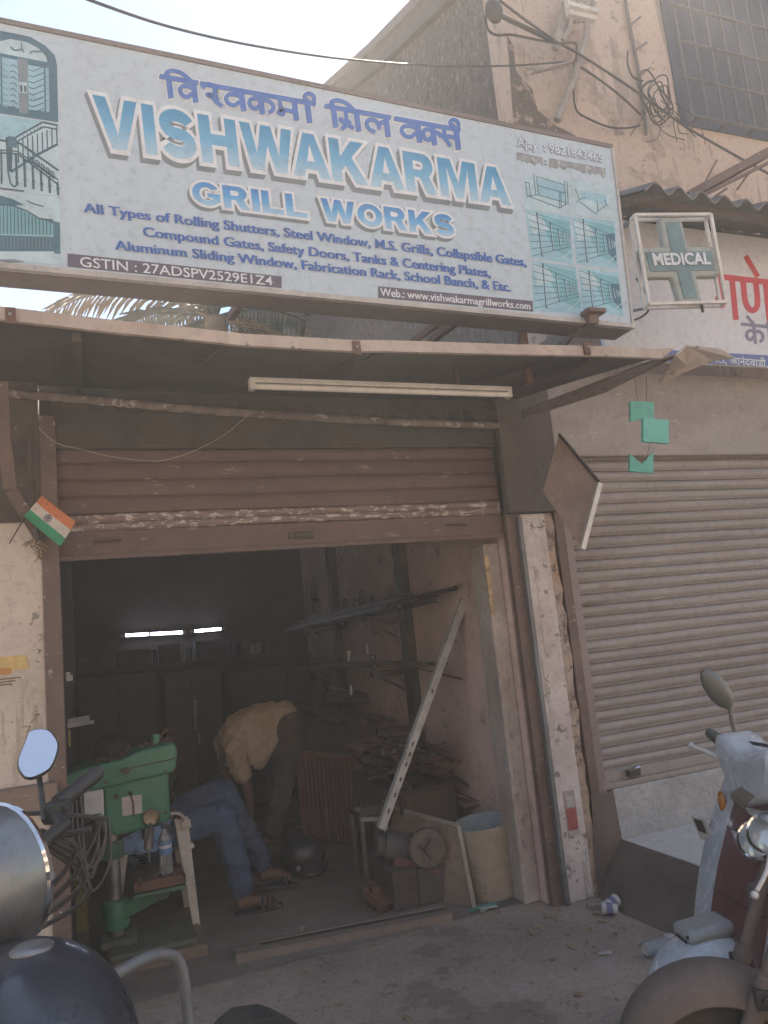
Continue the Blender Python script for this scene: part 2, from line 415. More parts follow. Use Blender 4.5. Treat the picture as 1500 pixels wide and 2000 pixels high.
# plinth and step of the medical shop
pl = thing('shop_step', 'grey concrete plinth and step with a brown sloping side under the closed shutter', 'step', (3.5, 3.6, 0))
m_plinth = M('granular_plinth', (.40, .40, .395), .95, var=.15, scale=6, bump=.8, bscale=60, bdist=.008, spots=[((.25, .24, .235), .60, 40, .6)], grime=(.32, .30, .28), gamt=.5)
m_tread = M('smooth_step', (.60, .57, .53), .9, var=.1, scale=3, bump=.2, grime=(.44, .40, .36), gamt=.5)
m_bside = M('brown_step_side', (.15, .115, .095), .95, var=.2, scale=3, bump=.5, bscale=40, grime=(.10, .078, .065), gamt=.6)
MB().bx(2.66, 5.4, FY - .01, FY + .3, .2, .513).build('riser', m_plinth, pl, bevel=.01)
MB().bx(2.68, 5.4, 2.98, FY - .01, .10, .25).build('tread', m_tread, pl, bevel=.008)
b = MB()
A = [(2.577, FY - .03, .513), (2.66, FY - .02, .513), (2.675, FY - .02, .252), (2.675, 2.975, .245), (2.50, 2.84, 0), (2.435, 3.1, 0), (2.42, 3.4, 0), (2.46, FY - .035, 0), (2.505, FY - .032, .513)]
b.face(A[:3] + [A[7], A[8]]) if False else None
b.add(A, [(0, 2, 7, 8), (0, 1, 2), (2, 3, 6, 7), (3, 5, 6), (3, 4, 5)])
B2 = [(2.675, 2.975, .245), (5.4, 2.975, .245), (5.4, 2.84, 0), (2.50, 2.84, 0)]
b.add(B2, [(0, 1, 2, 3)])
b.build('side_slope', m_bside, pl)

# ================================================================== canopy
CY = 2.7
can = thing('metal_canopy', 'sagging metal sheet canopy with a worn cream edge over the workshop front', 'canopy', (1.1, CY, 2.5))
fpx = [(-260, 575), (0, 598), (225, 625), (375, 640), (470, 651), (690, 664), (750, 664), (1000, 672), (1180, 676), (1292, 681)]
top = [at(x, y, y=CY) for x, y in fpx]
fh = .047
b = MB()
for i in range(len(top) - 1):
    p, q = top[i], top[i + 1]
    b.add([p, q, q - Vector((0, 0, fh)), p - Vector((0, 0, fh)), p + Vector((0, .02, .004)), q + Vector((0, .02, .004)), q + Vector((0, .02, -fh)), p + Vector((0, .02, -fh))],
          [(0, 1, 2, 3), (0, 4, 5, 1), (3, 2, 6, 7), (4, 7, 6, 5)])
# folded down end
e = top[-1]
b.add([e, e + Vector((.09, .01, .012)), e + Vector((.0, .015, -fh)), e - Vector((0, 0, fh))], [(0, 1, 2, 3)])
b.build('front_edge', m_fascia, can)
rear = [Vector((-1.1, FY + .06, 2.80)), Vector((2.36, FY + .06, 2.735))]
b = MB()
def fn(u, v):
    k = u * (len(top) - 1); i = min(int(k), len(top) - 2); f = top[i].lerp(top[i + 1], k - i) + Vector((0, .021, -.03))
    g = Vector((f.x * .93 - .06, FY + .06, 2.80 - .02 * (f.x + 1) / 1.3))
    p = f.lerp(g, v); p.z += .012 * math.sin(v * math.pi) * math.sin(u * 9) ; return p
b.grid(fn, 36, 8)
b.grid(lambda u, v: fn(u, v) + Vector((0, 0, .012)), 36, 8)
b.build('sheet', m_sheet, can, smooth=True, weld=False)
for u in (.17, .42, .63, .84):             # overlaps between the sheets
    b = MB(); b.bar(fn(u, .02) - Vector((0, 0, .006)), fn(u, .97) - Vector((0, 0, .006)), .03, .006)
    b.build('sheet_seam', m_sheet, can)
for px, py in ((20, 612), (697, 676), (1147, 677)):
    c = at(px, py, y=CY - .012); b = MB()
    b.bx(c.x - .016, c.x + .016, CY - .012, CY - .001, c.z - .034, c.z + .022); b.m = 1; b.ball(c + Vector((0, -.004, -.004)), .007, 8)
    b.build('edge_clip', [m_rust, m_steel], can)
# lifted sheet corner at the right end
b = MB()
q = [at(1322, 696, y=CY), at(1342, 676, y=CY), at(1412, 684, y=CY - .12), at(1436, 700, y=CY - .15), at(1395, 705, y=CY - .05), at(1350, 722, y=CY + .05), at(1290, 748, y=CY + .2)]
b.poly(q, (0, .01, .012)); b.build('curled_corner', m_fascia, can)
q = [at(1292, 700, y=CY + .02), at(1335, 690, y=CY + .02), at(1180, 768, y=3.2), at(1010, 822, y=FY - .02), at(1010, 808, y=FY - .02)]
b = MB(); b.poly(q, (0, .004, .01)); b.build('side_edge', M('canopy_side_edge', (.20, .165, .15), .8, grime=(.12, .1, .09)), can)
for x in (.0, 1.15, 2.2):
    b = MB(); b.bar((x, CY + .06, 2.63), (x, FY + .05, 2.775), .03, .03); b.build('rafter', m_sheet, can)

# rear beam with the broken edge of an old corrugated roof behind it
bm_ = thing('rough_beam', 'rough whitened pole along the rear of the canopy above the raised shutter', 'beam', (1, FY, 2.68))
pts = [at(px, py, y=FY - .04) for px, py in ((20, 768), (200, 784), (390, 801), (560, 812), (760, 824), (985, 832))]
b = MB(); b.tube(smoothpath(pts, 6), .021, 10)
b.build('pole', M('limed_pole', (.26, .215, .19), .95, var=.3, scale=16, bump=.8, bscale=40, spots=[((.5, .46, .42), .60, 14, .7)], grime=(.09, .07, .06), gamt=.8, gscale=3), bm_, smooth=True)
cr = thing('corrugated_scrap', 'broken dark corrugated sheet edge hanging under the rough beam', 'corrugated sheet', (1, FY, 2.6))
b = MB()
def cf(u, v):
    x = -.1 + 2.3 * u; s = .5 + .5 * math.sin(x * 2 * math.pi / .115)
    env = .35 + .65 * abs(math.sin(x * 2.1 + .5))
    return Vector((x, FY - .02 - .03 * s, 2.70 - .025 * u - (.035 + .045 * s * env) * v))
b.grid(cf, 150, 2); b.build('sheet', m_darksteel, cr, smooth=True)

# tube light under the canopy
tl = thing('tube_light', 'unlit white tube light fitting fixed under the canopy', 'tube light', (1.3, 3.0, 2.55))
a, c = at(486, 744, y=3.0), at(996, 762, y=3.0)
b = MB(); b.bar(a, c, .045, .022); b.build('housing', m_alu, tl, bevel=.003)
b = MB(); b.cyl(a + Vector((.02, -.008, -.026)), c + Vector((-.02, -.008, -.026)), .013, n=12)
b.build('tube', M('milky_tube', (.62, .60, .56), .35, var=.05, bump=0), tl, smooth=True)
for p in (a + Vector((.012, 0, -.022)), c + Vector((-.012, 0, -.022))):
    b = MB(); b.box(p, (.024, .04, .034)); b.build('end_cap', m_alu, tl, bevel=.003)
for t in (.18, .78):
    p = a.lerp(c, t); b = MB(); b.bx(p.x - .008, p.x + .008, p.y - .002, p.y + .012, p.z + .0112, p.z + .11); b.build('hanger', m_darksteel, tl)

# left corner: strut and pipe
b = MB(); pp = [at(3, 745, y=3.45), at(8, 860, y=3.5), at(20, 955, y=3.55), at(80, 1052, y=FY - .03)]
for i in range(3): b.bar(pp[i], pp[i + 1], .05, .02, up=(0, 1, 0))
b.build('canopy_strut', m_brownmetal, label='bent brown steel strut holding the left end of the canopy', cat='strut')
b = MB(); b.tube(smoothpath([at(62, 830, y=FY - .06), at(58, 900, y=FY - .06), at(66, 985, y=FY - .06), at(74, 1055, y=FY - .05)], 5), .012, 8)
b.build('drain_pipe', m_darksteel, smooth=True, label='thin dark pipe beside the strut at the top left corner of the opening', cat='pipe')
# hanging thread under the beam
b = MB(); b.tube(smoothpath([at(75, 835, y=FY - .09), at(110, 865, y=FY - .09), at(160, 878, y=FY - .09), at(220, 892, y=FY - .09), at(310, 900, y=FY - .09), at(380, 880, y=FY - .09), at(440, 848, y=FY - .09), at(490, 805, y=FY - .07)], 5), .0022, 5)
b.build('loose_string', M('dusty_string', (.34, .29, .26), .9), label='loose dusty string sagging in front of the raised shutter', cat='string')
# ================================================================== lettering
def arc(cx, cy, rx, ry, a0, a1, n=14):
    return [(cx + rx * math.cos(rad(a0 + (a1 - a0) * k / n)), cy + ry * math.sin(rad(a0 + (a1 - a0) * k / n))) for k in range(n + 1)]
def ribbon(cl, w):
    L, R = [], []
    for i, p in enumerate(cl):
        a = Vector(cl[max(i - 1, 0)]); c = Vector(cl[min(i + 1, len(cl) - 1)]); d = (c - a).normalized(); n = Vector((-d.y, d.x))
        L.append(tuple(Vector(p) + n * w / 2)); R.append(tuple(Vector(p) - n * w / 2))
    return L + R[::-1]
GL = {
 'V': (1.06, [[(0, 1), (.32, 1), (.53, .33), (.74, 1), (1.06, 1), (.70, 0), (.36, 0)]]),
 'I': (.31, [[(0, 0), (.31, 0), (.31, 1), (0, 1)]]),
 'H': (.98, [[(0, 0), (.31, 0), (.31, .38), (.67, .38), (.67, 0), (.98, 0), (.98, 1), (.67, 1), (.67, .63), (.31, .63), (.31, 1), (0, 1)]]),
 'W': (1.42, [[(0, 1), (.30, 1), (.42, .42), (.57, 1), (.85, 1), (1.0, .42), (1.12, 1), (1.42, 1), (1.18, 0), (.86, 0), (.71, .52), (.56, 0), (.24, 0)]]),
 'A': (1.08, [[(0, 0), (.38, 1), (.70, 1), (1.08, 0), (.75, 0), (.70, .17), (.38, .17), (.33, 0)], [(.45, .38), (.63, .38), (.54, .70)]]),
 'K': (1.07, [[(0, 0), (0, 1), (.31, 1), (.31, .62), (.64, 1), (1.05, 1), (.64, .60), (1.07, 0), (.68, 0), (.43, .38), (.31, .26), (.31, 0)]]),
 'R': (1.0, [[(0, 0), (0, 1), (.60, 1)] + arc(.62, .70, .30, .30, 85, -60, 8) + [(1.0, 0), (.64, 0), (.46, .38), (.31, .38), (.31, 0)], [(.31, .78), (.31, .59), (.5, .59)] + arc(.5, .685, .1, .095, -80, 80, 5)]),
 'M': (1.24, [[(0, 0), (0, 1), (.43, 1), (.62, .42), (.81, 1), (1.24, 1), (1.24, 0), (.95, 0), (.95, .70), (.74, 0), (.50, 0), (.29, .70), (.29, 0)]]),
 'L': (.85, [[(0, 0), (0, 1), (.31, 1), (.31, .24), (.85, .24), (.85, 0)]]),
 'O': (1.08, [arc(.54, .5, .54, .51, 0, 345, 23), arc(.54, .5, .24, .26, 0, 340, 17)]),
 'G': (1.05, [arc(.53, .5, .53, .51, 32, 318, 20) + [(1.03, .18), (1.03, .55), (.55, .55), (.55, .35), (.74, .35), (.74, .29)] + arc(.53, .5, .25, .27, 315, 40, 14)]),
 'S': (.92, [ribbon(arc(.46, .685, .31, .185, 14, 255, 14) + arc(.46, .315, .31, .185, 75, -166, 14), .27)]),
 ' ': (.42, []),
}
def curve_mesh(crv):
    o = bpy.data.objects.new('tmp', crv); COL.objects.link(o)
    dg = bpy.context.evaluated_depsgraph_get(); dg.update()
    me = bpy.data.meshes.new_from_object(o.evaluated_get(dg))
    vs = [v.co.copy() for v in me.vertices]; fs = [tuple(p.vertices) for p in me.polygons]
    bpy.data.objects.remove(o); bpy.data.curves.remove(crv); bpy.data.meshes.remove(me)
    return vs, fs
def block_text(s, offset=0., track=.07):
    crv = bpy.data.curves.new('t', 'CURVE'); crv.dimensions = '2D'; crv.fill_mode = 'BOTH'; crv.offset = offset
    x = 0; kern_ = []
    for ch in s:
        w, cs = GL[ch]
        for c in cs:
            sp = crv.splines.new('POLY'); sp.points.add(len(c) - 1); sp.use_cyclic_u = True
            for p, q in zip(sp.points, c): p.co = (q[0] + x, q[1], 0, 1)
        kern_.append(ch); nx_ = s[len(kern_):len(kern_) + 1]
        x += w + track - (.16 if (ch, nx_) in (('W', 'A'), ('A', 'V')) else .06 if nx_ == 'A' or ch == 'A' else 0)
    vs, fs = curve_mesh(crv)
    return vs, fs, (0, x - (track if s[-1] != 'A' else track - .06), 0, 1)
def letters(s, offset):
    """each letter on its own, all with the bounds of the whole word"""
    out = []; W = block_text(s, 0.)[2]
    for i, ch in enumerate(s):
        if ch == ' ': continue
        x1 = block_text(s[:i + 1], 0.)[2][1]; vs, fs, _ = block_text(ch, offset)
        out.append(([v + Vector((x1 - GL[ch][0], 0, 0)) for v in vs], fs, W))
    return out
def font_text(s, offset=.0, ref='H'):
    """text in Blender's own font; bounds: advance width and cap height"""
    def mk(t, off):
        c = bpy.data.curves.new('t', 'FONT'); c.body = t; c.size = 1; c.offset = off; c.resolution_u = 3; return c
    vs, fs = curve_mesh(mk(s, offset))
    b0, _ = curve_mesh(mk(s, 0)); h, _ = curve_mesh(mk(ref, 0))
    return vs, fs, (min(v.x for v in b0), max(v.x for v in b0), min(v.y for v in h), max(v.y for v in h))
def on_quad(txt, quad, dep, mb=None, uvs=None):
    """lay flat lettering on a quad (bl, br, tr, tl) in the world; dep = distance proud of it (towards -Y)"""
    vs, fs, (x0, x1, y0, y1) = txt; bl, br, tr, tl = quad
    n = (br - bl).cross(tl - bl).normalized()
    out = []
    for v in vs:
        u, w = (v.x - x0) / (x1 - x0), (v.y - y0) / (y1 - y0)
        out.append(bl * (1 - u) * (1 - w) + br * u * (1 - w) + tr * u * w + tl * (1 - u) * w + n * dep)
    mb = mb or MB(); mb.add(out, fs); return mb
def add_uv(o, quad):
    bl, br, tr, tl = quad; o0 = org(o.parent) if o.parent else Vector()
    uv = o.data.uv_layers.new(name='UVMap')
    for lp in o.data.loops:
        p = o.data.vertices[lp.vertex_index].co + o0
        u = (p - bl).dot(br - bl) / (br - bl).length_squared
        base = bl.lerp(br, u); tp = tl.lerp(tr, u)
        uv.data[lp.index].uv = (u, (p - base).dot(tp - base) / (tp - base).length_squared)

# ================================================================== the big signboard
SY = 2.85
def sg(px, py, d=0.): 
    p = at(px, py, y=SY); p.y -= d; return p
sign = thing('shop_signboard', 'long grey white grill works signboard with blue lettering above the canopy', 'signboard', (1.2, SY, 2.9))
m_panel = M('sign_panel', (.44, .535, .61), .55, var=.03, scale=1.2, bump=.04, bscale=6, grime=(.39, .46, .51), gamt=.6, gscale=1.4, spots=[((.33, .31, .29), .76, 8, .6), ((.36, .36, .35), .72, 2.5, .4, (2.5, 1, .5))])
m_sframe = M('sign_frame', (.20, .165, .16), .7, .1, var=.2, scale=5, grime=(.12, .1, .09), gamt=.5)
m_slip = M('sign_lip', (.45, .43, .41), .6, .1, var=.1, grime=(.3, .28, .26), gamt=.5)
TL, TR, BR, BL = sg(-235, -3), sg(1193, 290), sg(1233, 633), sg(-215, 492)
b = MB(); b.poly([BL, BR, TR, TL], (0, .02, 0)); b.build('panel', m_panel, sign)
b = MB()
dirx = (TR - TL).normalized(); up_ = (TL - BL).normalized()
b.poly([TL + dirx * -.02 + Vector((0, -.006, 0)), TR + Vector((0.012, -.006, 0)), TR + up_ * .022 + Vector((.012, -.006, 0)), TL + up_ * .022 + Vector((-.02, -.006, 0))], (0, .13, 0))
b.build('top_frame', m_sframe, sign)
b = MB()
b.poly([BL + Vector((-.02, -.008, 0)), BR + Vector((.014, -.008, 0)), BR - up_ * .022 + Vector((.014, -.008, 0)), BL - up_ * .022 + Vector((-.02, -.008, 0))], (0, .025, 0))
b.poly([TR + Vector((.0005, -.008, 0)), TR + Vector((.014, -.008, 0)), BR + Vector((.0135, -.008, 0)), BR + Vector((.0005, -.008, 0))], (0, .025, 0))
b.build('edge_lip', m_slip, sign)
b = MB()
b.poly([BL - up_ * .023 + Vector((-.02, .02, 0)), BR - up_ * .023 + Vector((.01, .02, 0)), BR - up_ * .018 + Vector((.01, .02, 0)), BL - up_ * .018 + Vector((-.02, .02, 0))], (0, .13, 0))
b.poly([BL + Vector((-.02, .14, -.0)), BR + Vector((.01, .14, -.0)), TR + Vector((.01, .14, .0)), TL + Vector((-.02, .14, 0))], (0, .012, 0))
b.poly([TR + Vector((-.002, .022, 0)), BR + Vector((-.002, .022, 0)), BR + Vector((.008, .022, 0)), TR + Vector((.008, .022, 0))], (0, .117, 0))
b.build('box_back', m_sframe, sign)

ink = M('ink_blue', (.035, .115, .38), .5, var=.06, bump=0, spots=[((.40, .43, .47), .80, 16, .7)])
ink2 = M('ink_royal', (.05, .145, .44), .5, var=.06, bump=0)
paper = M('ink_white', (.62, .66, .69), .5, var=.03, bump=0)
shade = M('ink_grey', (.17, .205, .23), .55, var=.05, bump=0)
plum = M('ink_plum', (.105, .09, .125), .5, var=.05, bump=0)
blue_g = M('ink_blue_gradient', (.1, .3, .6), .5, bump=0, grad=('UV', 1, 0., 1., [(0., (.36, .53, .64)), (.45, (.13, .37, .58)), (.9, (.05, .26, .47))]), spots=[((.5, .55, .58), .735, 9, .6)])
blue_h = M('ink_azure_gradient', (.1, .3, .6), .5, bump=0, grad=('UV', 1, 0., 1., [(0., (.33, .52, .68)), (.5, (.09, .33, .62)), (1., (.045, .20, .50))]))

def title(s, q, name, blue, off, sh):
    Q = [sg(*p) for p in q]
    for k, (dx, dy) in enumerate(sh):
        b = MB()
        for i, t in enumerate(letters(s, off)): on_quad(t, [sg(p[0] + dx, p[1] + dy) for p in q], .0012 + .0004 * k + .00003 * i, b)
        b.build(name + '_shadow', shade, sign)
    b = MB()
    for i, t in enumerate(letters(s, off)): on_quad(t, Q, .0026 + .00005 * i, b)
    b.build(name + '_outline', paper, sign)
    o = on_quad(block_text(s, -.012), Q, .0036).build(name, blue, sign); add_uv(o, Q)
title('VISHWAKARMA', [(189, 289), (999, 404), (990, 331), (178, 184)], 'title_lettering', blue_g, .07, [(-5, 9), (-3, 5)])
title('GRILL WORKS', [(377, 399), (889, 465), (884, 421), (372, 353)], 'subtitle_lettering', blue_h, .09, [(-4, 6), (-2, 3)])
def line(s, q, name, mat, off=.0, dep=.003, ref='H', halo=None, fat=()):
    Q = [sg(*p) for p in q]
    if halo: on_quad(font_text(s, off + halo, ref), Q, dep - .0012).build(name + '_halo', paper if halo > 0 else shade, sign)
    b = on_quad(font_text(s, off, ref), Q, dep)
    for k, f in enumerate(fat):
        on_quad(font_text(s, off, ref), [sg(p[0] + f, p[1] + f * .12) for p in q], dep + .0003 * (k + 1), b)
    return b.build(name, mat, sign)
line('All Types of Rolling Shutters, Steel Window, M.S. Grills, Collapsible Gates,', [(165, 415), (1027, 521), (1026, 504), (163, 397)], 'services_lettering', ink, .016, halo=.035, fat=(.9, -.9))
line('Compound Gates, Safety Doors, Tanks & Centering Plates,', [(281, 462), (957, 542), (955, 525), (279, 444)], 'services_lettering', ink, .016, halo=.035, fat=(.9, -.9))
line('Aluminum Sliding Window, Fabrication Rack, School Banch, & Etc.', [(226, 488), (997, 570), (995, 553), (224, 470)], 'services_lettering', ink, .016, halo=.035, fat=(.9, -.9))
b = MB(); b.poly([sg(*p, .0012) for p in ((132, 495), (550, 540), (550, 563), (132, 521))], (0, .001, 0)); b.build('tax_strip', plum, sign)
line('GSTIN : 27ADSPV2529E1Z4', [(157, 521), (532, 558), (531, 541), (156, 502)], 'tax_lettering', paper, .006)
b = MB(); b.poly([sg(*p, .0012) for p in ((738, 559), (1040, 588), (1041, 609), (738, 582))], (0, .001, 0)); b.build('web_strip', plum, sign)
line('Web.: www.vishwakarmagrillworks.com', [(743, 578), (1035, 605), (1034, 592), (742, 563)], 'web_lettering', paper, .008, fat=(.4,))
line('Ajay  : 9821843465', [(1010, 286), (1177, 318), (1175, 302), (1008, 270)], 'phone_lettering', paper, .012, dep=.005)
on_quad(font_text('Ajay  : 9821843465', .055), [sg(*p) for p in ((1010, 286), (1177, 318), (1175, 302), (1008, 270))], .0028).build('phone_lettering_halo', M('ink_dim_blue', (.17, .27, .37), .5, bump=0), sign)
# torn, scratched out second line
b = MB()
def torn(x0, y0, x1, y1, h, n):
    P = [(x0 + (x1 - x0) * k / n, y0 + (y1 - y0) * k / n) for k in range(n + 1)]
    Q = [(x + jit(1), y + h * (.55 + .45 * random.random())) for x, y in P]
    b.poly([sg(x, y, .0022) for x, y in P] + [sg(x, y, .0022) for x, y in Q[::-1]], (0, .001, 0))
torn(1009, 297, 1059, 308, 20, 14); torn(1072, 309, 1182, 329, 20, 26)
b.build('scratched_line', M('scratched_ink', (.26, .285, .30), .8, var=.2, scale=30, spots=[((.5, .52, .53), .6, 40, .7)]), sign)
line(':', [(1063, 322), (1067, 323), (1067, 311), (1063, 310)], 'colon_lettering', shade, .03)

# Hindi headline: every letter drawn as pen strokes hanging from the sloping headline
base = lambda x: 147 + (x - 312) * (252 - 147) / (896 - 312)
HG = {
 'v': [[(.84, 1), (.84, 0)], [(.84, .62), (.58, .70), (.30, .64), (.17, .42), (.28, .20), (.50, .18), (.66, .34), (.84, .42)]],
 'k': [[(.52, 1), (.52, 0)], [(.52, .62), (.36, .70), (.18, .62), (.10, .42), (.18, .22), (.32, .20), (.42, .34), (.52, .42)], [(.52, .60), (.70, .70), (.88, .62), (.94, .42), (.86, .22), (.74, .14)]],
 'm': [[(.82, 1), (.82, 0)], [(.22, 1), (.22, .40), (.12, .24), (.24, .14), (.32, .28), (.24, .40), (.50, .40), (.82, .38)]],
 'a': [[(.5, 1), (.5, 0)]],
 'i': [[(.2, 1), (.2, 0)], [(.2, 1.0), (.14, 1.16), (.36, 1.32), (.70, 1.28), (1.0, 1.0)]],
 'g': [[(.80, 1), (.80, 0)], [(.32, 1), (.34, .55), (.26, .32), (.10, .36), (.10, .52)]],
 'l': [[(.86, 1), (.86, 0)], [(.86, .58), (.72, .66), (.58, .50), (.56, .28)], [(.56, .50), (.44, .66), (.22, .64), (.12, .42), (.20, .20), (.40, .10)]],
 '2': [[(.06, .72), (.22, .96), (.56, .96), (.66, .72), (.50, .52), (.22, .46), (.46, .40), (.64, .20), (.92, .02)]],
 's': [[(.86, 1), (.86, 0)], [(.30, 1), (.34, .72), (.24, .52), (.08, .50)], [(.24, .52), (.36, .36), (.52, .08)], [(.28, .52), (.60, .54), (.86, .50)]],
 'h': [[(.62, 1), (.62, 0)], [(.62, .62), (.42, .70), (.20, .62), (.12, .42), (.20, .22), (.38, .20), (.50, .34), (.62, .42)], [(.62, .56), (.82, .62), (1.0, .50)]],
}
W1 = [('i', 318, 372), ('v', 341, 384), ('2', 392, 432), ('v', 430, 478), ('k', 478, 534), ('m', 534, 582), ('a', 582, 616),
      ('i', 640, 690), ('g', 658, 704), ('l', 706, 760), ('v', 772, 822), ('h', 818, 858), ('s', 850, 896)]
def ink_strokes(width, d0, mat, name):
    b = MB(); n = 0
    def st(pts, w, smooth=True):
        nonlocal n
        cl = [(p.x, p.y) for p in smoothpath([Vector((x, y, 0)) for x, y in pts], 6)] if len(pts) > 2 else pts
        b.poly([sg(x, y, d0 + .00004 * n) for x, y in ribbon(cl, w)], (0, .0004, 0)); n += 1
    for x0, x1 in ((312, 386), (391, 616), (634, 762), (770, 898)):
        e = (width - 7.5) / 2; st([(x0 - e, base(x0) + 3), (x1 + e, base(x1) + 3)], width)
    for ch, x0, x1 in W1:
        for s_ in HG[ch]:
            pts = [(x0 + (x1 - x0) * u + (1 - v) * 5, base(x0 + (x1 - x0) * u) + (1 - v) * 41 + 1) for u, v in s_]
            if len(pts) == 2: pts = [pts[0], (pts[1][0] + .3, pts[1][1] + (width - 7.5) / 2)]
            st(pts, width + (1.5 if len(pts) == 2 else -1.2))
    st([(604, 203), (594, 191), (602, 184), (612, 190), (612, 199)], width - 1.5); st([(888, 252), (878, 241), (885, 235), (894, 241), (894, 250)], width - 1.5)
    st([(684, 238), (676, 246), (666, 254)], width - 1); st([(668, 240), (680, 246), (690, 253)], width - 1)
    b.build(name, mat, sign)
ink_strokes(14.5, .0012, paper, 'hindi_outline'); ink_strokes(9.6, .0046, ink2, 'hindi_lettering')

# printed product pictures: pale panels with teal line work, all flat print
tint = lambda n, c: M(n, c, .5, var=.12, scale=7, bump=0)
p_pale, p_mid, p_deep, p_line = tint('print_pale', (.40, .53, .58)), tint('print_mid', (.16, .38, .43)), tint('print_deep', (.055, .145, .20)), tint('print_line', (.035, .095, .13))
p_cyan, p_grey = tint('print_cyan', (.27, .47, .55)), tint('print_grey', (.17, .215, .25))
class Pic:
    def __init__(s, name): s.name = name; s.mb = MB(); s.k = 0
    def area(s, m, pts, d=None):
        s.mb.m = m; s.k += 1; dd = .001 + .00004 * s.k if d is None else d
        s.mb.poly([sg(x, y, dd) for x, y in pts], (0, .0004, 0)); return s
    def ln(s, m, pts, w=2.):
        for i in range(len(pts) - 1):
            a, c = Vector(pts[i]), Vector(pts[i + 1]); d = (c - a); 
            if d.length < .1: continue
            d.normalize(); n = Vector((-d.y, d.x)) * w / 2
            s.area(m, [a + n, c + n, c - n, a - n])
        return s
    def done(s): return s.mb.build(s.name, [p_pale, p_mid, p_deep, p_line, p_cyan, p_grey], sign)
def at_l(x, y): return (x / 3.846, 40 + y / 3.846)     # picture coordinates read from the left strip
P = Pic('arched_window_picture')
L_ = lambda pts: [at_l(*p) for p in pts]
P.area(2, L_([(-260, 560), (-300, 120), (-120, 60), (80, 92), (230, 125), (340, 190), (410, 260), (428, 330), (438, 765), (-250, 660)]))
P.area(0, L_([(-30, 165), (80, 140), (200, 165), (290, 210), (345, 270), (355, 315), (-30, 240)]))
P.area(4, L_([(-40, 265), (130, 300), (150, 665), (-30, 620)])); P.area(4, L_([(210, 335), (365, 360), (372, 690), (215, 670)]))
P.area(5, L_([(132, 283), (208, 300), (212, 705), (145, 690)]))
P.area(0, L_([(140, 460), (205, 470), (206, 550), (146, 545)]))
for k in range(8):
    y = 300 + k * 45
    P.ln(1, L_([(0, y), (25, y + 28), (60, y + 42)]), 2.2); P.ln(2, L_([(75, y + 40), (105, y + 35), (128, y + 62)]), 1.6)
    P.ln(2, L_([(218, y + 70), (250, y + 82), (300, y + 62), (330, y + 50)]), 1.7); P.ln(1, L_([(340, y + 85), (366, y + 70)]), 2)
P.ln(2, L_([(335, 355), (342, 690)]), 3); P.ln(2, L_([(8, 270), (14, 630)]), 3)
P.ln(3, L_([(158, 490), (162, 540)]), 4); P.ln(3, L_([(190, 495), (192, 540)]), 4)
P.ln(2, L_([(80, 200), (110, 230), (170, 220), (180, 245)]), 2.5); P.ln(2, L_([(160, 170), (165, 215)]), 2); P.ln(2, L_([(225, 255), (240, 235), (310, 240), (300, 215)]), 2.5)
P.done()
P = Pic('stair_railing_picture')
P.area(0, L_([(-250, 670), (432, 770), (455, 1325), (-250, 1240)]))
P.area(4, L_([(-250, 720), (60, 720), (330, 760), (120, 880), (-250, 880)]))
P.ln(3, L_([(100, 890), (320, 765), (435, 790)]), 4); P.ln(3, L_([(120, 915), (330, 800), (432, 820)]), 3); P.ln(3, L_([(280, 1010), (435, 930)]), 5); P.ln(2, L_([(80, 1140), (280, 1010)]), 5)
for k in range(9):
    t = k / 8; x = 135 + 290 * t; P.ln(3, L_([(x, 905 - 105 * t), (x + 4, 1075 - 145 * t)]), 2.6)
for k in range(6):
    t = k / 6; P.ln(2, L_([(150 + 160 * t, 880 - 92 * t), (165 + 160 * t, 895 - 95 * t), (180 + 160 * t, 868 - 90 * t)]), 1.6)
P.ln(3, L_([(-200, 885), (0, 900), (150, 925), (440, 1130)]), 4); P.ln(3, L_([(-200, 960), (130, 985), (440, 1200)]), 2.5); P.ln(3, L_([(-200, 985), (135, 1005), (442, 1240)]), 3)
P.area(3, L_([(42, 880), (95, 880), (90, 1140), (55, 1135)])); P.area(2, L_([(60, 870), (125, 880), (130, 960), (60, 950)]))
for k in range(6):
    t = k / 5; x = 120 + 310 * t; P.ln(3, L_([(x, 1000 + 215 * t), (x + 8, 1240 + 75 * t)]), 4.6)
    P.ln(3, L_([(x - 6, 1180 + 80 * t), (x + 20, 1184 + 80 * t)]), 2.4)
for k in range(5):
    t = k / 5; x = 215 + 200 * t; y = 1010 + 140 * t
    P.ln(3, L_([(x, y), (x + 4, y + 48), (x + 34, y + 70), (x + 30, y + 22), (x + 14, y + 14), (x + 18, y + 42)]), 1.6)
for x in (-180, -120, -60, 10): P.ln(3, L_([(x, 985), (x + 3, 1230)]), 3.5)
P.ln(3, L_([(-200, 1240), (180, 1285)]), 2.5); P.ln(3, L_([(60, 1140), (80, 1230), (110, 1255), (140, 1220)]), 3)
P.done()
P = Pic('gate_picture')
P.area(0, L_([(-250, 1262), (455, 1330), (468, 1835), (-250, 1790)])); P.area(2, L_([(-250, 1310), (-20, 1310), (90, 1340), (180, 1385), (60, 1400), (-250, 1380)]))
P.area(1, L_([(-250, 1375), (100, 1395), (230, 1450), (300, 1490), (400, 1500), (410, 1620), (-250, 1600)]))
P.area(2, L_([(-250, 1605), (405, 1625), (405, 1735), (-250, 1735)])); P.area(2, L_([(300, 1480), (450, 1520), (455, 1755), (405, 1750), (400, 1530)]))
P.ln(3, L_([(-200, 1380), (90, 1390), (200, 1430), (300, 1490), (400, 1500)]), 2.5)
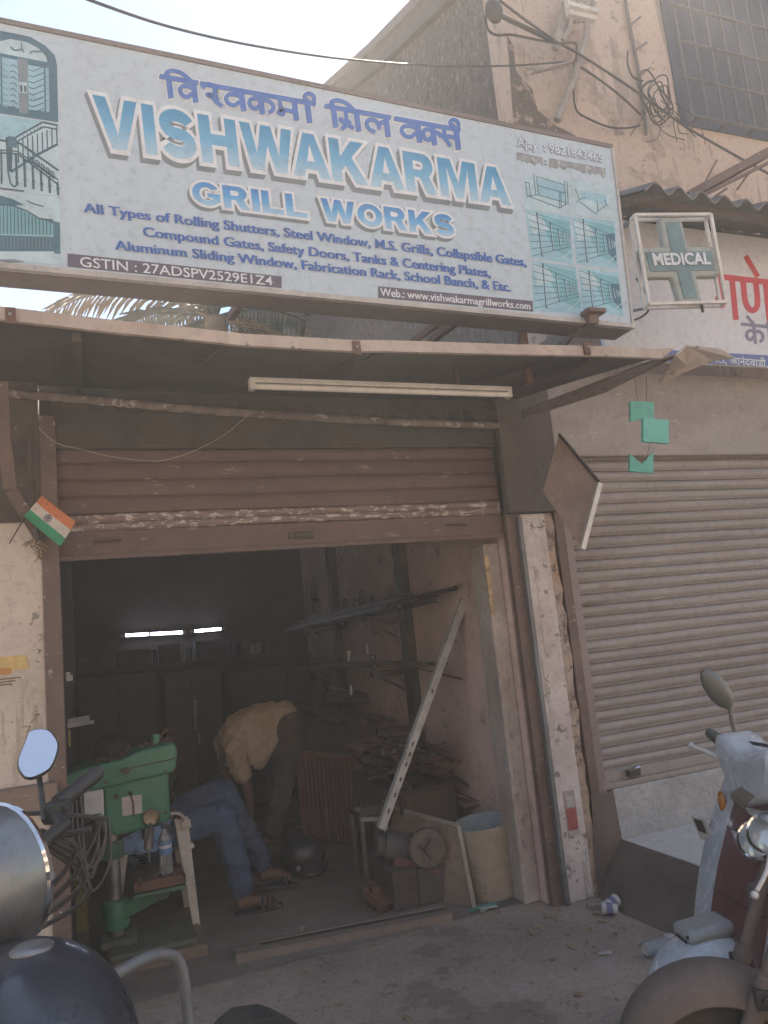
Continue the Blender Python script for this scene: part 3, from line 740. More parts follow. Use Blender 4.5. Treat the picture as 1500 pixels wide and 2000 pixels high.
for k in range(22):
    x = -190 + k * 27; y = 1385 if x < 90 else 1390 + (x - 90) * .5
    P.ln(3, L_([(x, min(y, 1495)), (x + 3, 1608)]), 1.7); P.ln(5, L_([(x, 1632), (x + 2, 1715)]), 1.3)
P.ln(3, L_([(200, 1355), (240, 1375), (325, 1400)]), 2); P.area(5, L_([(-60, 1800), (100, 1795), (190, 1815), (60, 1822)]))
P.done()
def at_r(x, y): return (980 + x / 4.878, 230 + y / 4.878)
R_ = lambda pts: [at_r(*p) for p in pts]
P = Pic('bench_pictures')
P.area(0, R_([(215, 520), (1060, 640), (1105, 975), (225, 870)]))
P.area(4, R_([(340, 580), (600, 640), (610, 810), (350, 730)])); P.area(4, R_([(740, 690), (1000, 740), (990, 830), (750, 770)]))
for pts in ([(225, 610), (245, 760)], [(258, 620), (275, 750)], [(300, 540), (325, 740)], [(330, 560), (350, 740)], [(340, 565), (600, 640)], [(595, 600), (610, 840)], [(620, 610), (632, 835)], [(545, 710), (550, 870)], [(560, 710), (565, 860)],
            [(245, 745), (340, 735), (620, 815), (550, 860), (245, 745)], [(350, 650), (600, 720)], [(225, 612), (258, 622)],
            [(700, 680), (740, 780), (800, 760)], [(740, 780), (710, 805)], [(905, 790), (915, 890), (1000, 830)], [(890, 920), (915, 890)], [(740, 800), (890, 915)], [(980, 780), (1000, 840)]): P.ln(2, R_(pts), 1.5)
P.done()
for nm, A, seed, dk in (('rack_picture', [(225, 872), (650, 945), (680, 1395), (280, 1335)], 3, .5), ('rack_picture', [(672, 945), (1075, 985), (1105, 1445), (710, 1395)], 5, .65),
                        ('shelving_picture', [(285, 1362), (700, 1418), (770, 1872), (300, 1835)], 8, .45), ('shelving_picture', [(732, 1432), (1112, 1478), (1160, 1890), (765, 1840)], 9, .6)):
    random.seed(seed); P = Pic(nm); P.area(4, R_(A))
    def bl(u, v): 
        a = [Vector(q) for q in A]; t = a[0].lerp(a[1], u); q = a[3].lerp(a[2], u); return tuple(t.lerp(q, v))
    P.area(1, R_([bl(.3, .05), bl(.97, .12), bl(.97, .9), bl(.55, .75), bl(.4, .4)])); P.area(0, R_([bl(.02, .04), bl(.35, .1), bl(.5, .35), bl(.1, .5)]))
    P.area(2 if dk > .55 else 1, R_([bl(.75, .3), bl(.98, .25), bl(.98, .85), bl(.8, .7)]))
    vp = (1.05, .45)
    for k in range(7):
        v = .06 + k * .15; P.ln(2, R_([bl(.03, v), bl(.98, .45 + (v - .45) * .35)]), 1.3)
    for k in range(7):
        u = .25 + .74 * (1 - .62 ** k); h = .46 * (1.02 - u) / .8
        P.ln(3 if k < 3 else 2, R_([bl(u, .47 - h), bl(u + .02, .5 + h)]), 3.2 - .36 * k); P.ln(0, R_([bl(u + .012, .47 - h * .8), bl(u + .03, .5 + h * .9)]), 1.1)
    P.ln(0, R_([bl(.7, .97), bl(.97, .72)]), 1.6); P.done()
random.seed(11)

# brackets that carry the sign
for nm, a, c, w in (('sign_bracket', at(1160, 618, y=SY - .05), at(1050, 690, y=3.5), .05), ('sign_bracket', at(905, 618, y=SY + .16), at(838, 668, y=3.4), .03), ('sign_bracket', at(872, 620, y=SY + .16), at(805, 668, y=3.4), .025), ('sign_bracket', at(470, 590, y=SY + .16), at(452, 618, y=3.3), .03)):
    b = MB(); b.bar(a, c, w, w * 1.25)
    if w > .04: b.box(a + Vector((0, 0, .02)), (.10, .07, .02)); b.bar(a + Vector((-.01, .02, .02)), a + Vector((-.01, .3, -.06)), .02, .03)
    b.build(nm, m_rust if w < .04 else m_brownmetal, sign, bevel=.002)
for x in (2.02,):
    b = MB(); b.bar((x, SY + .17, 2.6), (x, SY + .17, 3.85), .035, .035); b.build('sign_post', m_rust, sign)
# ================================================================== medical shop signs
ban = thing('medical_banner', 'white pharmacy banner with red and grey Devanagari letters above the closed shutter', 'banner', (4, 3.45, 3.0))
BY = 3.45
def bn(px, py, d=0.):
    p = at(px, py, y=BY); p.y -= d; return p
zt, zb = 3.83, 3.0
m_ban = M('banner_vinyl', (.60, .615, .645), .5, var=.03, scale=2, bump=.05, bscale=8, grime=(.52, .52, .54), gamt=.4)
b = MB(); b.bx(2.86, 5.6, BY, BY + .03, 2.925, zt); b.build('vinyl', m_ban, ban)
b = MB(); b.bx(2.86, 5.6, BY - .003, BY - .0008, 2.926, 3.0); b.build('blue_strip', M('banner_blue', (.10, .14, .36), .5, var=.06, bump=0), ban)
red = M('banner_red', (.52, .045, .055), .5, var=.08, bump=0); gry = M('banner_grey', (.19, .19, .26), .5, var=.08, bump=0)
def bq(q): return [bn(*p) for p in q]
HG['N'] = [[(.88, 1), (.88, 0)], [(.12, 1), (.12, .50), (.24, .30), (.42, .30), (.54, .50), (.54, 1)]]
def ban_strokes(name, mat, items, bars, extra, ybase, h, wd):
    b = MB(); n = 0
    def st(pts, w):
        nonlocal n
        cl = [(p.x, p.y) for p in smoothpath([Vector((x, y, 0)) for x, y in pts], 6)] if len(pts) > 2 else pts
        b.poly([bn(x, y, .0012 + .00008 * n) for x, y in ribbon(cl, w)], (0, .0008, 0)); n += 1
    for x0, x1 in bars: st([(x0, ybase(x0)), (x1, ybase(x1))], wd)
    for ch, x0, x1 in items:
        for s_ in HG[ch]: st([(x0 + (x1 - x0) * u + (1 - v) * h * .1, ybase(x0 + (x1 - x0) * u) + (1 - v) * h) for u, v in s_], wd)
    for e in extra: st(e, wd * .9)
    return b.build(name, mat, ban)
ban_strokes('red_lettering', red, [('g', 1394, 1438), ('N', 1444, 1502), ('s', 1512, 1575)], [(1394, 1600)], [[(1456, 500), (1480, 541)]], lambda x: 539 + (x - 1394) * .115, 82, 11)
ban_strokes('grey_lettering', gry, [('k', 1452, 1490), ('i', 1494, 1530), ('m', 1512, 1552)], [(1447, 1570)], [[(1458, 617), (1472, 633)]], lambda x: 633 + (x - 1447) * .1, 36, 6.5)
on_quad(font_text('मेटा, आनंदवाडी, जि', .012, 'आ'), bq([(1388, 708), (1530, 721), (1529, 708), (1387, 695)]), .006).build('address_lettering', paper, ban)

MS = thing('medical_cross_sign', 'white framed box with a grey green cross reading MEDICAL beside the big signboard', 'sign', (2.8, 3.0, 3.05))
A0 = at(1240, 420, y=3.0); A1 = at(1388, 419, z=A0.z); A2 = at(1257, 593, y=3.0); A2.x = A0.x; A2.y = A0.y
exu = (A1 - A0); exu.z = 0; Wd = exu.length; exu.normalize(); nrm = Vector((exu.y, -exu.x, 0))
if nrm.y > 0: nrm = -nrm
Hh = A0.z - A2.z
def ms(u, v, d=0.): return A0 + exu * (u * Wd) - Vector((0, 0, v * Hh)) + nrm * d
m_frame = M('white_box_frame', (.66, .64, .60), .5, .1, var=.06, grime=(.42, .39, .35), gamt=.5)
b = MB()
for d in (.0, -.05):
    for (u0, v0), (u1, v1) in (((0, 0), (1, 0)), ((1, 0), (1, 1)), ((1, 1), (0, 1)), ((0, 1), (0, 0))):
        b.bar(ms(u0, v0, d), ms(u1, v1, d), .016, .016, up=nrm)
for u, v in ((0, 0), (1, 0), (1, 1), (0, 1)): b.bar(ms(u, v, 0), ms(u, v, -.05), .014, .014)
b.build('frame', m_frame, MS)
cross = [(.36, .03), (.62, .03), (.64, .36), (.95, .36), (.95, .69), (.68, .69), (.70, .97), (.44, .97), (.40, .69), (.1, .69), (.08, .36), (.36, .36)]
cross = [(.5 + (u - .515) * 1.12, .5 + (v - .5) * 1.03) for u, v in cross]
b = MB(); b.poly([ms(u, v, -.008) for u, v in cross], -nrm * .05); b.build('cross', M('cross_shell', (.30, .335, .315), .5, var=.08), MS, bevel=.012)
cr2 = [(.42, .09), (.58, .09), (.60, .42), (.90, .42), (.90, .63), (.62, .63), (.64, .93), (.49, .93), (.46, .63), (.15, .63), (.13, .42), (.43, .42)]
cr2 = [(.5 + (u - .515) * 1.12, .5 + (v - .5) * 1.03) for u, v in cr2]
b = MB(); b.poly([ms(u, v, -.003) for u, v in cr2], -nrm * .006); b.build('cross_face', M('cross_face', (.135, .22, .235), .4, var=.12, scale=6), MS)
on_quad(font_text('MEDICAL', .035), [ms(.15, .57), ms(.88, .57), ms(.88, .445), ms(.14, .445)], .004).build('lettering', paper, MS)
b = MB(); b.tube(smoothpath([ms(.1, .98, -.06), ms(-.02, .9, -.2), ms(-.1, .8, -.25), ms(-.2, .7, -.3)], 5), .008, 6); b.build('bracket', m_greysteel, MS, smooth=True)
b = MB(); b.tube(smoothpath([ms(.05, .6, -.12), ms(.2, .75, -.16), ms(.18, .95, -.16), ms(-.05, 1.02, -.2), ms(-.25, .9, -.25)], 5), .006, 6); b.build('supply_cable', m_cable, MS, smooth=True)
b = MB(); b.tube([ms(0, .02, -.05), ms(-.05, -.02, -.2), ms(-.05, 0, -.45)], .014, 8); b.build('bracket', m_greysteel, MS, smooth=True)
b = MB(); b.tube([ms(.72, .98, -.03), ms(.72, 1.08, -.03)], .008, 6); b.build('cable_stub', m_cable, MS, smooth=True)

# corrugated awning over the banner
aw = thing('corrugated_awning', 'dark corrugated cement sheet awning above the pharmacy banner', 'awning', (4, 3.3, 3.9))
m_awn = M('asbestos_sheet', (.17, .155, .145), .95, var=.2, scale=4, bump=.5, grime=(.09, .082, .078), gamt=.6, gscale=2)
def awf(u, v, t=0.):
    x = 2.93 + 2.8 * u; s = math.sin(x * 2 * math.pi / .165)
    return Vector((x, 3.02 + .66 * v, 3.755 + .03 * s + .26 * v + t + .012 * math.sin(x * 3)))
b = MB(); b.grid(lambda u, v: awf(u, v), 120, 4); b.grid(lambda u, v: awf(u, v, .012), 120, 4)
b.grid(lambda u, v: awf(u, 0, .012 * v), 120, 1); b.build('sheet', m_awn, aw, smooth=50)
b = MB(); b.bx(2.95, 5.7, 3.1, 3.14, 3.715, 3.75); b.bx(2.95, 5.7, 3.45 + .04, 3.53, 3.84, 3.88); b.build('batten', m_darkwood, aw)

# ================================================================== tall old house on the right
HX, HY = 3.0, 4.22
house = thing('old_house', 'tall old house with a rough grey side wall and a peach street wall', 'house', (HX, HY, 0))
rake = [(HY - .02, 6.5), (5.5, 7.0), (6.4, 7.36), (8.0, 8.08), (10.5, 8.8), (14.2, 8.0)]
b = MB(); b.poly([Vector((HX, HY, 2.0))] + [Vector((HX, y, z - .02)) for y, z in rake] + [Vector((HX, 14.0, 2.0))], (.2, 0, 0))
b.build('rough_side_wall', m_stipple, house)
MB().bx(HX - .002, 10, HY - .025, HY + .2, 2.0, 6.48).build('street_wall', m_peach, house)
b = MB()
for i in range(len(rake) - 1):
    (y0, z0), (y1, z1) = rake[i], rake[i + 1]
    b.add([Vector((x, y, z)) for z_ in (0, .10) for (x, y, z) in ((HX - .10, y0, z0 + z_), (10.5, y0, z0 + z_), (10.5, y1, z1 + z_), (HX - .10, y1, z1 + z_))],
          [(0, 1, 2, 3), (7, 6, 5, 4), (0, 4, 5, 1), (1, 5, 6, 2), (2, 6, 7, 3), (3, 7, 4, 0)])
b.build('roof', M('roof_underside', (.06, .052, .048), .95, var=.2, grime=(.1, .085, .08), gamt=.5), house)
b = MB()
for i in range(len(rake) - 1):
    (y0, z0), (y1, z1) = rake[i], rake[i + 1]
    b.bar((HX - .035, y0, z0 - .10), (HX - .035, y1, z1 - .10), .06, .18)
b.build('verge_board', M('verge_board', (.06, .05, .046), .9, var=.2, stretch=(1, .3, 1)), house)
# the dark weathered patch that runs down from the corner
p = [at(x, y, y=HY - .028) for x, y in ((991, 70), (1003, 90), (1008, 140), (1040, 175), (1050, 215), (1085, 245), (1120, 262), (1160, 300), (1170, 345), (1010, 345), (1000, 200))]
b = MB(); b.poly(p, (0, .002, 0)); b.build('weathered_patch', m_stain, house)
# barred window
gw = lambda px, py, d=.0: at(px, py, y=HY - .03 - d)
g0, g1 = gw(1262, -60), gw(1345, 247)
zt2, zb2, xl = g0.z + .9, g1.z, g1.x - .08
b = MB(); b.bx(xl, xl + 2.1, HY - .04, HY - .03, zb2, zt2); b.build('window_opening', M('dark_blue_shutter', (.05, .058, .08), .6, var=.25, scale=3, stretch=(3, 1, .4)), house)
b = MB()
for k in range(13): b.bar((xl + .04 + k * .165, HY - .12, zb2), (xl + .04 + k * .165, HY - .12, zt2), .018, .012)
for k in range(9): b.bar((xl, HY - .125, zb2 + .02 + k * .33), (xl + 2.1, HY - .125, zb2 + .02 + k * .33), .025, .01)
for k in range(5): b.bar((xl + .3 * k + .1, HY - .03, zb2 + .02), (xl + .3 * k + .1, HY - .12, zb2 + .02), .016, .016)
b.build('window_grille', M('window_bars', (.13, .125, .13), .6, .2, grime=(.12, .1, .1), gamt=.5), house)
# pale slab added in place of the whitish glare at the top right
b = MB(); b.bx(xl + 1.35, xl + 4, HY - .75, HY - .05, zb2 + .9, zb2 + 1.0); b.build('glare_slab', M('glare_pale', (.55, .52, .49), .9, var=.1, grime=(.4, .37, .34), gamt=.5), house)

# conduit with clamps
cd = thing('conduit_pipe', 'thin dark conduit pipe with clamps running up beside the barred window', 'pipe', (3.9, HY, 4))
b = MB(); pts = [gw(x, y, .02) for x, y in ((1215, -40), (1232, 60), (1246, 130), (1257, 210), (1262, 262))]
b.tube(smoothpath(pts, 4), .013, 8)
for y, dx in ((45, 22), (95, 26), (145, 24), (205, 20)):
    x = 1229 + (y - 45) * .16; b.bar(gw(x, y + 6, .03), gw(x + dx, y - 12, .05), .014, .014); 
b.build('pipe', m_gcable, cd, smooth=True)
# utility arm with its white clamp
ua = thing('utility_bracket', 'curved steel arm with a white clamp block carrying cables on the peach wall', 'bracket', (3.3, HY, 5))
m_arm = M('weathered_arm', (.30, .27, .25), .8, .1, var=.2, scale=8)
b = MB(); b.bar(gw(1112, -30, .1), gw(1084, 96, .1), .05, .03, up=(0, 1, 0)); b.build('strut', m_arm, ua)
b = MB(); b.tube(smoothpath([gw(1122, 40, .12), gw(1143, 38, .14), gw(1146, 62, .14), gw(1138, 95, .12), gw(1118, 160, .1), gw(1088, 235, .05)], 5), .026, 10); b.tube(smoothpath([gw(1118, 30, .14), gw(1110, 60, .12), gw(1098, 78, .1)], 4), .018, 8)
b.build('curved_pipe', m_arm, ua, smooth=True)
c = gw(1132, 15, .16); b = MB(); b.box(c, (.24, .05, .19)); b.box(c + Vector((0, -.03, .05)), (.27, .05, .035)); b.box(c + Vector((0, -.03, -.04)), (.25, .05, .03))
for dx in (-.09, -.03, .04, .1): b.cyl(c + Vector((dx, -.03, .02)), c + Vector((dx, -.075, .02)), .014, n=8)
b.build('clamp_block', M('white_clamp', (.60, .59, .57), .5, grime=(.3, .28, .26), gamt=.6), ua, bevel=.004)
b = MB(); b.bar(gw(1116, 122, .1), gw(1040, 142, .22), .05, .012); b.bar(gw(1100, 132, .1), gw(1030, 134, .2), .012, .02); b.build('side_arm', m_arm, ua)
b = MB(); b.ball(gw(965, 22, .2), (.07, .05, .09), 10); b.bar(gw(972, 28, .2), gw(1088, 84, .15), .022, .022); b.build('insulator', m_darksteel, ua, smooth=True)
def wire(name, pts, r, label, m=m_cable, n=6):
    b = MB(); b.tube(smoothpath(pts, n), r, 6); return b.build(name, m, smooth=True, label=label, cat='cable')
wire('overhead_cable', [at(x, y, y=Y) for x, y, Y in ((120, -25, 2.5), (175, 0, 2.6), (330, 52, 2.9), (500, 90, 3.2), (680, 116, 3.5), (860, 129, 3.8), (1000, 128, 4.0), (1112, 120, 4.1))], .0065, 'thin overhead cable crossing the sky above the signboard')
wire('wall_cable', [gw(x, y, .2) for x, y in ((975, 0), (1030, 42), (1085, 80), (1130, 105), (1200, 150), (1262, 192), (1340, 248), (1430, 300), (1520, 350))], .009, 'cable slanting from the cable arm across the barred window')
wire('wall_cable', [gw(x, y, .15) for x, y in ((948, 30), (952, 55), (968, 68), (1000, 68), (1040, 76), (1085, 84), (1122, 84), (1126, 100), (1124, 118))], .009, 'cable looping from the insulator to the clamp block')
wire('wall_cable', [gw(x, y, .1) for x, y in ((1130, 128), (1170, 155), (1215, 190), (1252, 225))], .008, 'lower straight cable from the cable arm to the conduit pipe')
wire('wall_cable', [gw(x, y, .06) for x, y in ((1121, 120), (1120, 175), (1126, 215), (1150, 232), (1190, 248), (1225, 250), (1250, 245))], .008, 'drooping cable below the cable arm on the peach wall')
wire('wall_cable', [gw(x, y, .06) for x, y in ((1226, 100), (1226, 125), (1236, 150), (1256, 158))], .007, 'short hooked cable tail beside the conduit pipe')
random.seed(21)
cl = thing('cable_coil', 'tangled coil of spare black cable hung under the barred window', 'cable coil', (4, HY, 4.8))
b = MB()
for k in range(6):
    c = gw(1286 + jit(12), 195 + jit(10), .1 + .02 * k); r = .14 + jit(.03); ph = jit(1)
    b.tube([c + Vector((r * .8 * math.cos(a + ph), .02 * math.sin(3 * a), r * 1.1 * math.sin(a))) for a in [2 * math.pi * i / 22 for i in range(22)]], .0055, 6, closed=True)
for k in range(8):
    p = gw(1290 + jit(40), 215 + jit(25), .12); q = p + Vector((jit(.35), jit(.06), -.1 - random.random() * .25)); b.tube(smoothpath([p, p.lerp(q, .5) + Vector((jit(.1), 0, jit(.1))), q], 4), .0035, 5)
b.build('loops', m_cable, cl, smooth=True)
# steel arm leaning out above the awning
b = MB(); b.bar(at(1345, 383, y=3.3), at(1500, 298, y=3.1), .05, .05); b.bar(at(1352, 392, y=3.28), at(1500, 318, y=3.1), .018, .018)
for x, y in ((1375, 360), (1395, 385), (1420, 345), (1440, 370)): b.bar(at(x, y, y=3.2), at(x + 25, y - 30 + jit(20), y=3.15), .012, .012)
b.build('steel_outrigger', m_brownmetal, label='old steel outrigger arm rising above the corrugated awning', cat='bracket')

# ================================================================== hinged board, hanging green squares, flag
hb = thing('hinged_board', 'tilted dull board with a pale edge strip fixed beside the white pillar top', 'board', (2.5, 3.45, 1.85))
q = [(1092, 848), (1172, 942), (1137, 1072), (1078, 985), (1060, 960)]
Yh = (3.46, 3.22, 3.22, 3.46, 3.5)
pp = [at(*a, y=yy) for a, yy in zip(q, Yh)]
b = MB(); b.poly(pp, (.012, .012, 0)); b.build('panel', M('faded_board', (.31, .235, .21), .9, var=.18, scale=5, grime=(.20, .11, .10), gamt=.6, gscale=4), hb)
b = MB(); b.bar(at(1171, 944, y=3.21), at(1137, 1073, y=3.21), .02, .026); b.build('edge_strip', m_alu, hb)
b = MB(); b.bar(at(1092, 848, y=3.455), at(1170, 942, y=3.21), .01, .014); b.build('top_edge', m_darksteel, hb)
gd = thing('hanging_green_squares', 'three turquoise square pieces hanging one below another before the closed shutter', 'decoration', (2.6, 2.9, 2.1))
m_tq = M('turquoise_card', (.10, .37, .30), .6, var=.1, scale=8, bump=.05); m_tq2 = M('turquoise_bright', (.13, .43, .36), .6, var=.08, scale=8, bump=.05)
Yg = 2.9
def gp(pts, y=Yg): return [at(*a, y=y) for a in pts]
MB().poly(gp([(1231, 783), (1277, 785), (1277, 818), (1258, 817), (1232, 823)]), (0, .012, 0)).build('square', m_tq, gd)
MB().poly(gp([(1257, 816), (1306, 820), (1306, 866), (1257, 862)], Yg - .03), (.0, .018, 0)).build('square', m_tq2, gd)
b = MB(); b.poly(gp([(1231, 886), (1253, 907), (1276, 882), (1276, 924), (1230, 920)]), (0, .012, 0)); b.build('square', m_tq, gd)
b = MB(); b.tube(gp([(1246, 783), (1243, 765), (1240, 735)]), .002, 5); b.tube(gp([(1262, 783), (1264, 760), (1262, 735)]), .002, 5); b.tube([at(1270, 862, y=Yg - .02), at(1262, 900, y=Yg - .003)], .002, 5)
b.build('thread', m_gcable, gd)

fl = thing('flag', 'small faded saffron white and green flag tied at the left of the opening', 'flag', (-.15, 3.55, 2.0))
c0, c1, c2, c3 = [at(*a, y=3.56) for a in ((82, 968), (148, 1020), (118, 1068), (47, 1008))]
def ff(u, v, d=0):
    p = c0.lerp(c1, u).lerp(c3.lerp(c2, u), v); p.y += .010 * math.sin(u * 5) - d; return p
b = MB()
for k in range(3):
    b.m = k; b.grid(lambda u, v: ff(u, (k + v) / 3), 10, 3); b.grid(lambda u, v: ff(u, (k + v) / 3, -.0015), 10, 3)
b.build('cloth', [M('flag_saffron', (.52, .17, .06), .8, grime=(.40, .16, .10), gamt=.5, gscale=9), M('flag_white', (.52, .48, .43), .8, grime=(.38, .35, .31), gamt=.5, gscale=9), M('flag_green', (.035, .25, .12), .8)], fl, smooth=True)
b = MB(); cc = ff(.42, .5, .003)
ex, ey = (c1 - c0).normalized(), (c3 - c0).normalized()
b.tube([cc + (ex * math.cos(a) + ey * math.sin(a)) * .0145 for a in [2 * math.pi * i / 20 for i in range(20)]], .0014, 5, closed=True)
for k in range(12):
    a = 2 * math.pi * k / 12; b.tube([cc, cc + (ex * math.cos(a) + ey * math.sin(a)) * .014], .0006, 4)
b.build('wheel_emblem', M('flag_navy', (.03, .05, .16), .8, bump=0), fl)
b = MB(); b.tube([at(78, 960, y=3.585), at(18, 1062, y=3.62)], .003, 6); b.build('stick', m_darkwood, fl)
random.seed(5)
b = MB()
for k in range(26):
    p = at(70 + jit(14), 1048 + jit(10) + k * 1.2, y=FY - .03); q = p + Vector((jit(.05), -random.random() * .04, -.015 - random.random() * .05)); b.tube([p, (p + q) / 2 + Vector((0, jit(.01), jit(.01))), q], .0022, 4)
b.build('dry_garland', M('dry_leaf', (.27, .19, .10), .9, var=.4, scale=30), label='withered garland hanging on the white wall under the flag', cat='garland')
b = MB()
for x, y in ((82, 1240), (80, 1270), (78, 1395), (60, 1418), (70, 1432)):
    p = at(x, y, y=FY - .01)
    for k in range(3): b.tube([p, p + Vector((-.02 + jit(.02), -.012, -.01 + jit(.03)))], .0018, 4)
b.build('dry_twigs', bpy.data.materials['dry_leaf'], label='dry twigs stuck between the white wall and the shutter rail', cat='twigs')

# ================================================================== palm behind the shop
palm = thing('palm_tree', 'coconut palm with drooping fronds seen under the big signboard', 'tree', (1.0, 9.2, 0))
c = at(420, 622, y=9.2)
b = MB(); b.tube(smoothpath([(c.x + .5, c.y, 0), (c.x + .35, c.y, 1.5), (c.x + .1, c.y, c.z - 1.2), (c.x, c.y, c.z)], 5), [.2 - .004 * i for i in range(16)], 10)
b.build('trunk', M('palm_trunk', (.22, .17, .12), .9, var=.3, stretch=(1, 1, 5)), palm, smooth=True)
m_frond = [M('frond_green', (.022, .045, .012), .55, var=.4, scale=4, bump=0), M('frond_pale', (.06, .085, .025), .55, var=.3, bump=0), M('frond_dry', (.24, .17, .08), .7, var=.3, bump=0)]
random.seed(3)
b = MB()
for k in range(13):
    az = 2 * math.pi * k / 13 + jit(.2); el = random.choice((1.1, .8, .5, .2, -.1)); Ln = 2.3 + jit(.4)
    P_ = []
    for i in range(13):
        t = i / 12; r = Ln * t * math.cos(el) * (1 - .15 * t); z = Ln * (t * math.sin(el) - .48 * t * t)
        P_.append(c + Vector((r * math.cos(az), r * math.sin(az), z)))
    b.m = 2 if k % 6 == 0 else (1 if k % 3 == 0 else 0)
    b.tube(P_, [.035 * (1 - .9 * i / 12) for i in range(13)], 5)
    for i in range(1, 12):
        d = (P_[i + 1] - P_[i]).normalized(); sd = d.cross(Vector((0, 0, 1))).normalized()
        for j in range(3):
            p = P_[i].lerp(P_[i + 1], j / 3)
            for s in (-1, 1):
                ln = .62 * (1 - .6 * abs(i / 12 - .4)) * (1 + jit(.15)); e2 = p + sd * s * ln * .75 + d * ln * .45 + Vector((0, 0, -ln * (.35 + jit(.15)))); wv = d * .028
                m2 = p.lerp(e2, .5) + Vector((0, 0, .05)); b.face([p - wv * .5, m2 - wv, e2, m2 + wv, p + wv * .5])
b.build('crown', m_frond, palm)
# ================================================================== inside the workshop
random.seed(31)
rk = thing('storage_rack', 'dark steel rack posts with arms holding long bars along the inner wall', 'rack', (2.1, 5.6, 0))
for y in (5.2, 6.9):
    MB().bx(2.135, 2.197, y - .065, y + .065, 0, 2.7).build('post', m_darksteel, rk, bevel=.004)
    for z in (1.58, 1.22, .82):
        b = MB(); b.bx(1.86, 2.134, y - .02, y + .02, z - .04, z); b.bar((1.88, y, z - .02), (2.14, y, z - .17), .02, .02); b.build('arm', m_darksteel, rk)
def barthing(name, a, c, w, h, mat, label, group, cat='steel bar', kind=0):
    b = MB(); a, c = Vector(a), Vector(c)
    if kind == 0: b.bar(a, c, w, h)
    elif kind == 1: b.bar(a, c, w, .006); d = Vector((0, 0, h / 2)); b.bar(a + d + Vector((w / 2, 0, 0)), c + d + Vector((w / 2, 0, 0)), .006, h)
    else: b.cyl(a, c, w / 2, n=8)
    return b.build(name, mat, label=label, cat=cat, group=group)
for k in range(9):
    x = 1.88 + .03 * k; y0 = 4.22 + abs(jit(.5)) + (.0 if k > 5 else .15); z = 1.60 + (k % 3) * .03
    barthing('steel_bar', (x, y0, z + .055), (x - .02, y0 + 2.9, z), .03, .025, random.choice((m_darksteel, m_rust)), 'long dark steel section lying on the top arms of the wall rack', 'bars on the top rack arms', kind=k % 3)
for k in range(6):
    x = 1.87 + .045 * k; y0 = 4.25 + random.random() * .9
    barthing('steel_bar', (x, y0, 1.245 + .012), (x - .02, y0 + 2.6, 1.24), .022, .022, random.choice((m_darksteel, m_rust, m_darksteel)), 'long dark steel rod lying on the middle arms of the wall rack', 'bars on the middle rack arms', kind=k % 3)
barthing('steel_rod', at(760, 1290, y=5.0), at(902, 1326, y=4.45), .013, .013, m_rust, 'short rusty rod drooping from the middle rack arm towards the street', None, 'rod', 2)
for k in range(5):
    y0 = 5.3 + random.random() * .6
    barthing('steel_bar', (1.88 + .05 * k, y0, .845), (1.87 + .05 * k, y0 + 2., .845), .03, .03, m_rust, 'rusty steel section lying on the bottom arms of the wall rack', 'bars on the bottom rack arms', kind=k % 2)
b = MB(); b.bar(at(640, 1345, y=6.4), at(700, 1352, y=6.2), .05, .02); b.build('pale_offcut', m_steel, label='pale metal offcut resting on the rack against the inner wall', cat='offcut')
for i, (px, py) in enumerate(((680, 1283), (716, 1270), (727, 1292), (685, 1350))):
    b = MB(); c = at(px, py, y=5.9); b.cyl(c + Vector((0, 0, -.03)), c + Vector((.01, 0, .035)), .014, .02, 8); b.ball(c + Vector((.01, 0, .04)), (.028, .02, .014), 8)
    b.build('wall_hook', m_steel, label='small bright hook among the bars on the inner wall', cat='hook', group='small bright hooks on the inner wall')

# brown sheets and a dark panel leaning at the back right
def sheet(name, pts, th, mat, label, cat='sheet'):
    b = MB(); b.poly(pts, th); return b.build(name, mat, label=label, cat=cat, bevel=.002)
m_ply = M('brown_board', (.115, .083, .066), .85, var=.2, scale=3, stretch=(3, 1, .5), grime=(.06, .045, .038), gamt=.5)
m_ply2 = M('plywood_sheet', (.27, .20, .15), .85, var=.18, scale=4, stretch=(.6, 1, 2), grime=(.11, .08, .062), gamt=.5, bump=.3)
sheet('leaning_sheet', [at(585, 1640, y=6.9), at(760, 1600, y=6.6), at(756, 1432, y=6.7), at(580, 1398, y=7.05)], (0, .02, 0), m_ply, 'brown sheet standing behind the slatted grille panels')
sheet('leaning_sheet', [at(745, 1600, y=6.4), at(806, 1590, y=6.2), at(800, 1395, y=6.3), at(733, 1400, y=6.5)], (0, .02, 0), M('grey_board', (.16, .128, .11), .85, var=.15), 'grey brown board standing right of the brown sheet')
sheet('dark_door_leaf', [at(742, 1520, y=6.15), at(784, 1512, y=6.1), at(775, 1418, y=6.15), at(733, 1420, y=6.2)], (0, .015, 0), m_darksteel, 'narrow dark steel leaf leaning before the grey brown board', 'panel')
sheet('dark_plate', [at(795, 1462, y=5.3), at(905, 1441, y=4.9), at(860, 1388, y=5.1), at(838, 1382, y=5.2)], (0, .012, 0), m_rust, 'dark triangular steel plate leaning on the inner wall above the scrap')
sheet('dark_plate', [at(640, 1372, y=6.5), at(805, 1376, y=6.0), at(800, 1362, y=6.0), at(762, 1352, y=6.2), at(640, 1356, y=6.5)], (0, .2, 0), m_darkwood, 'dark plank shelf between the rack posts', 'plank')
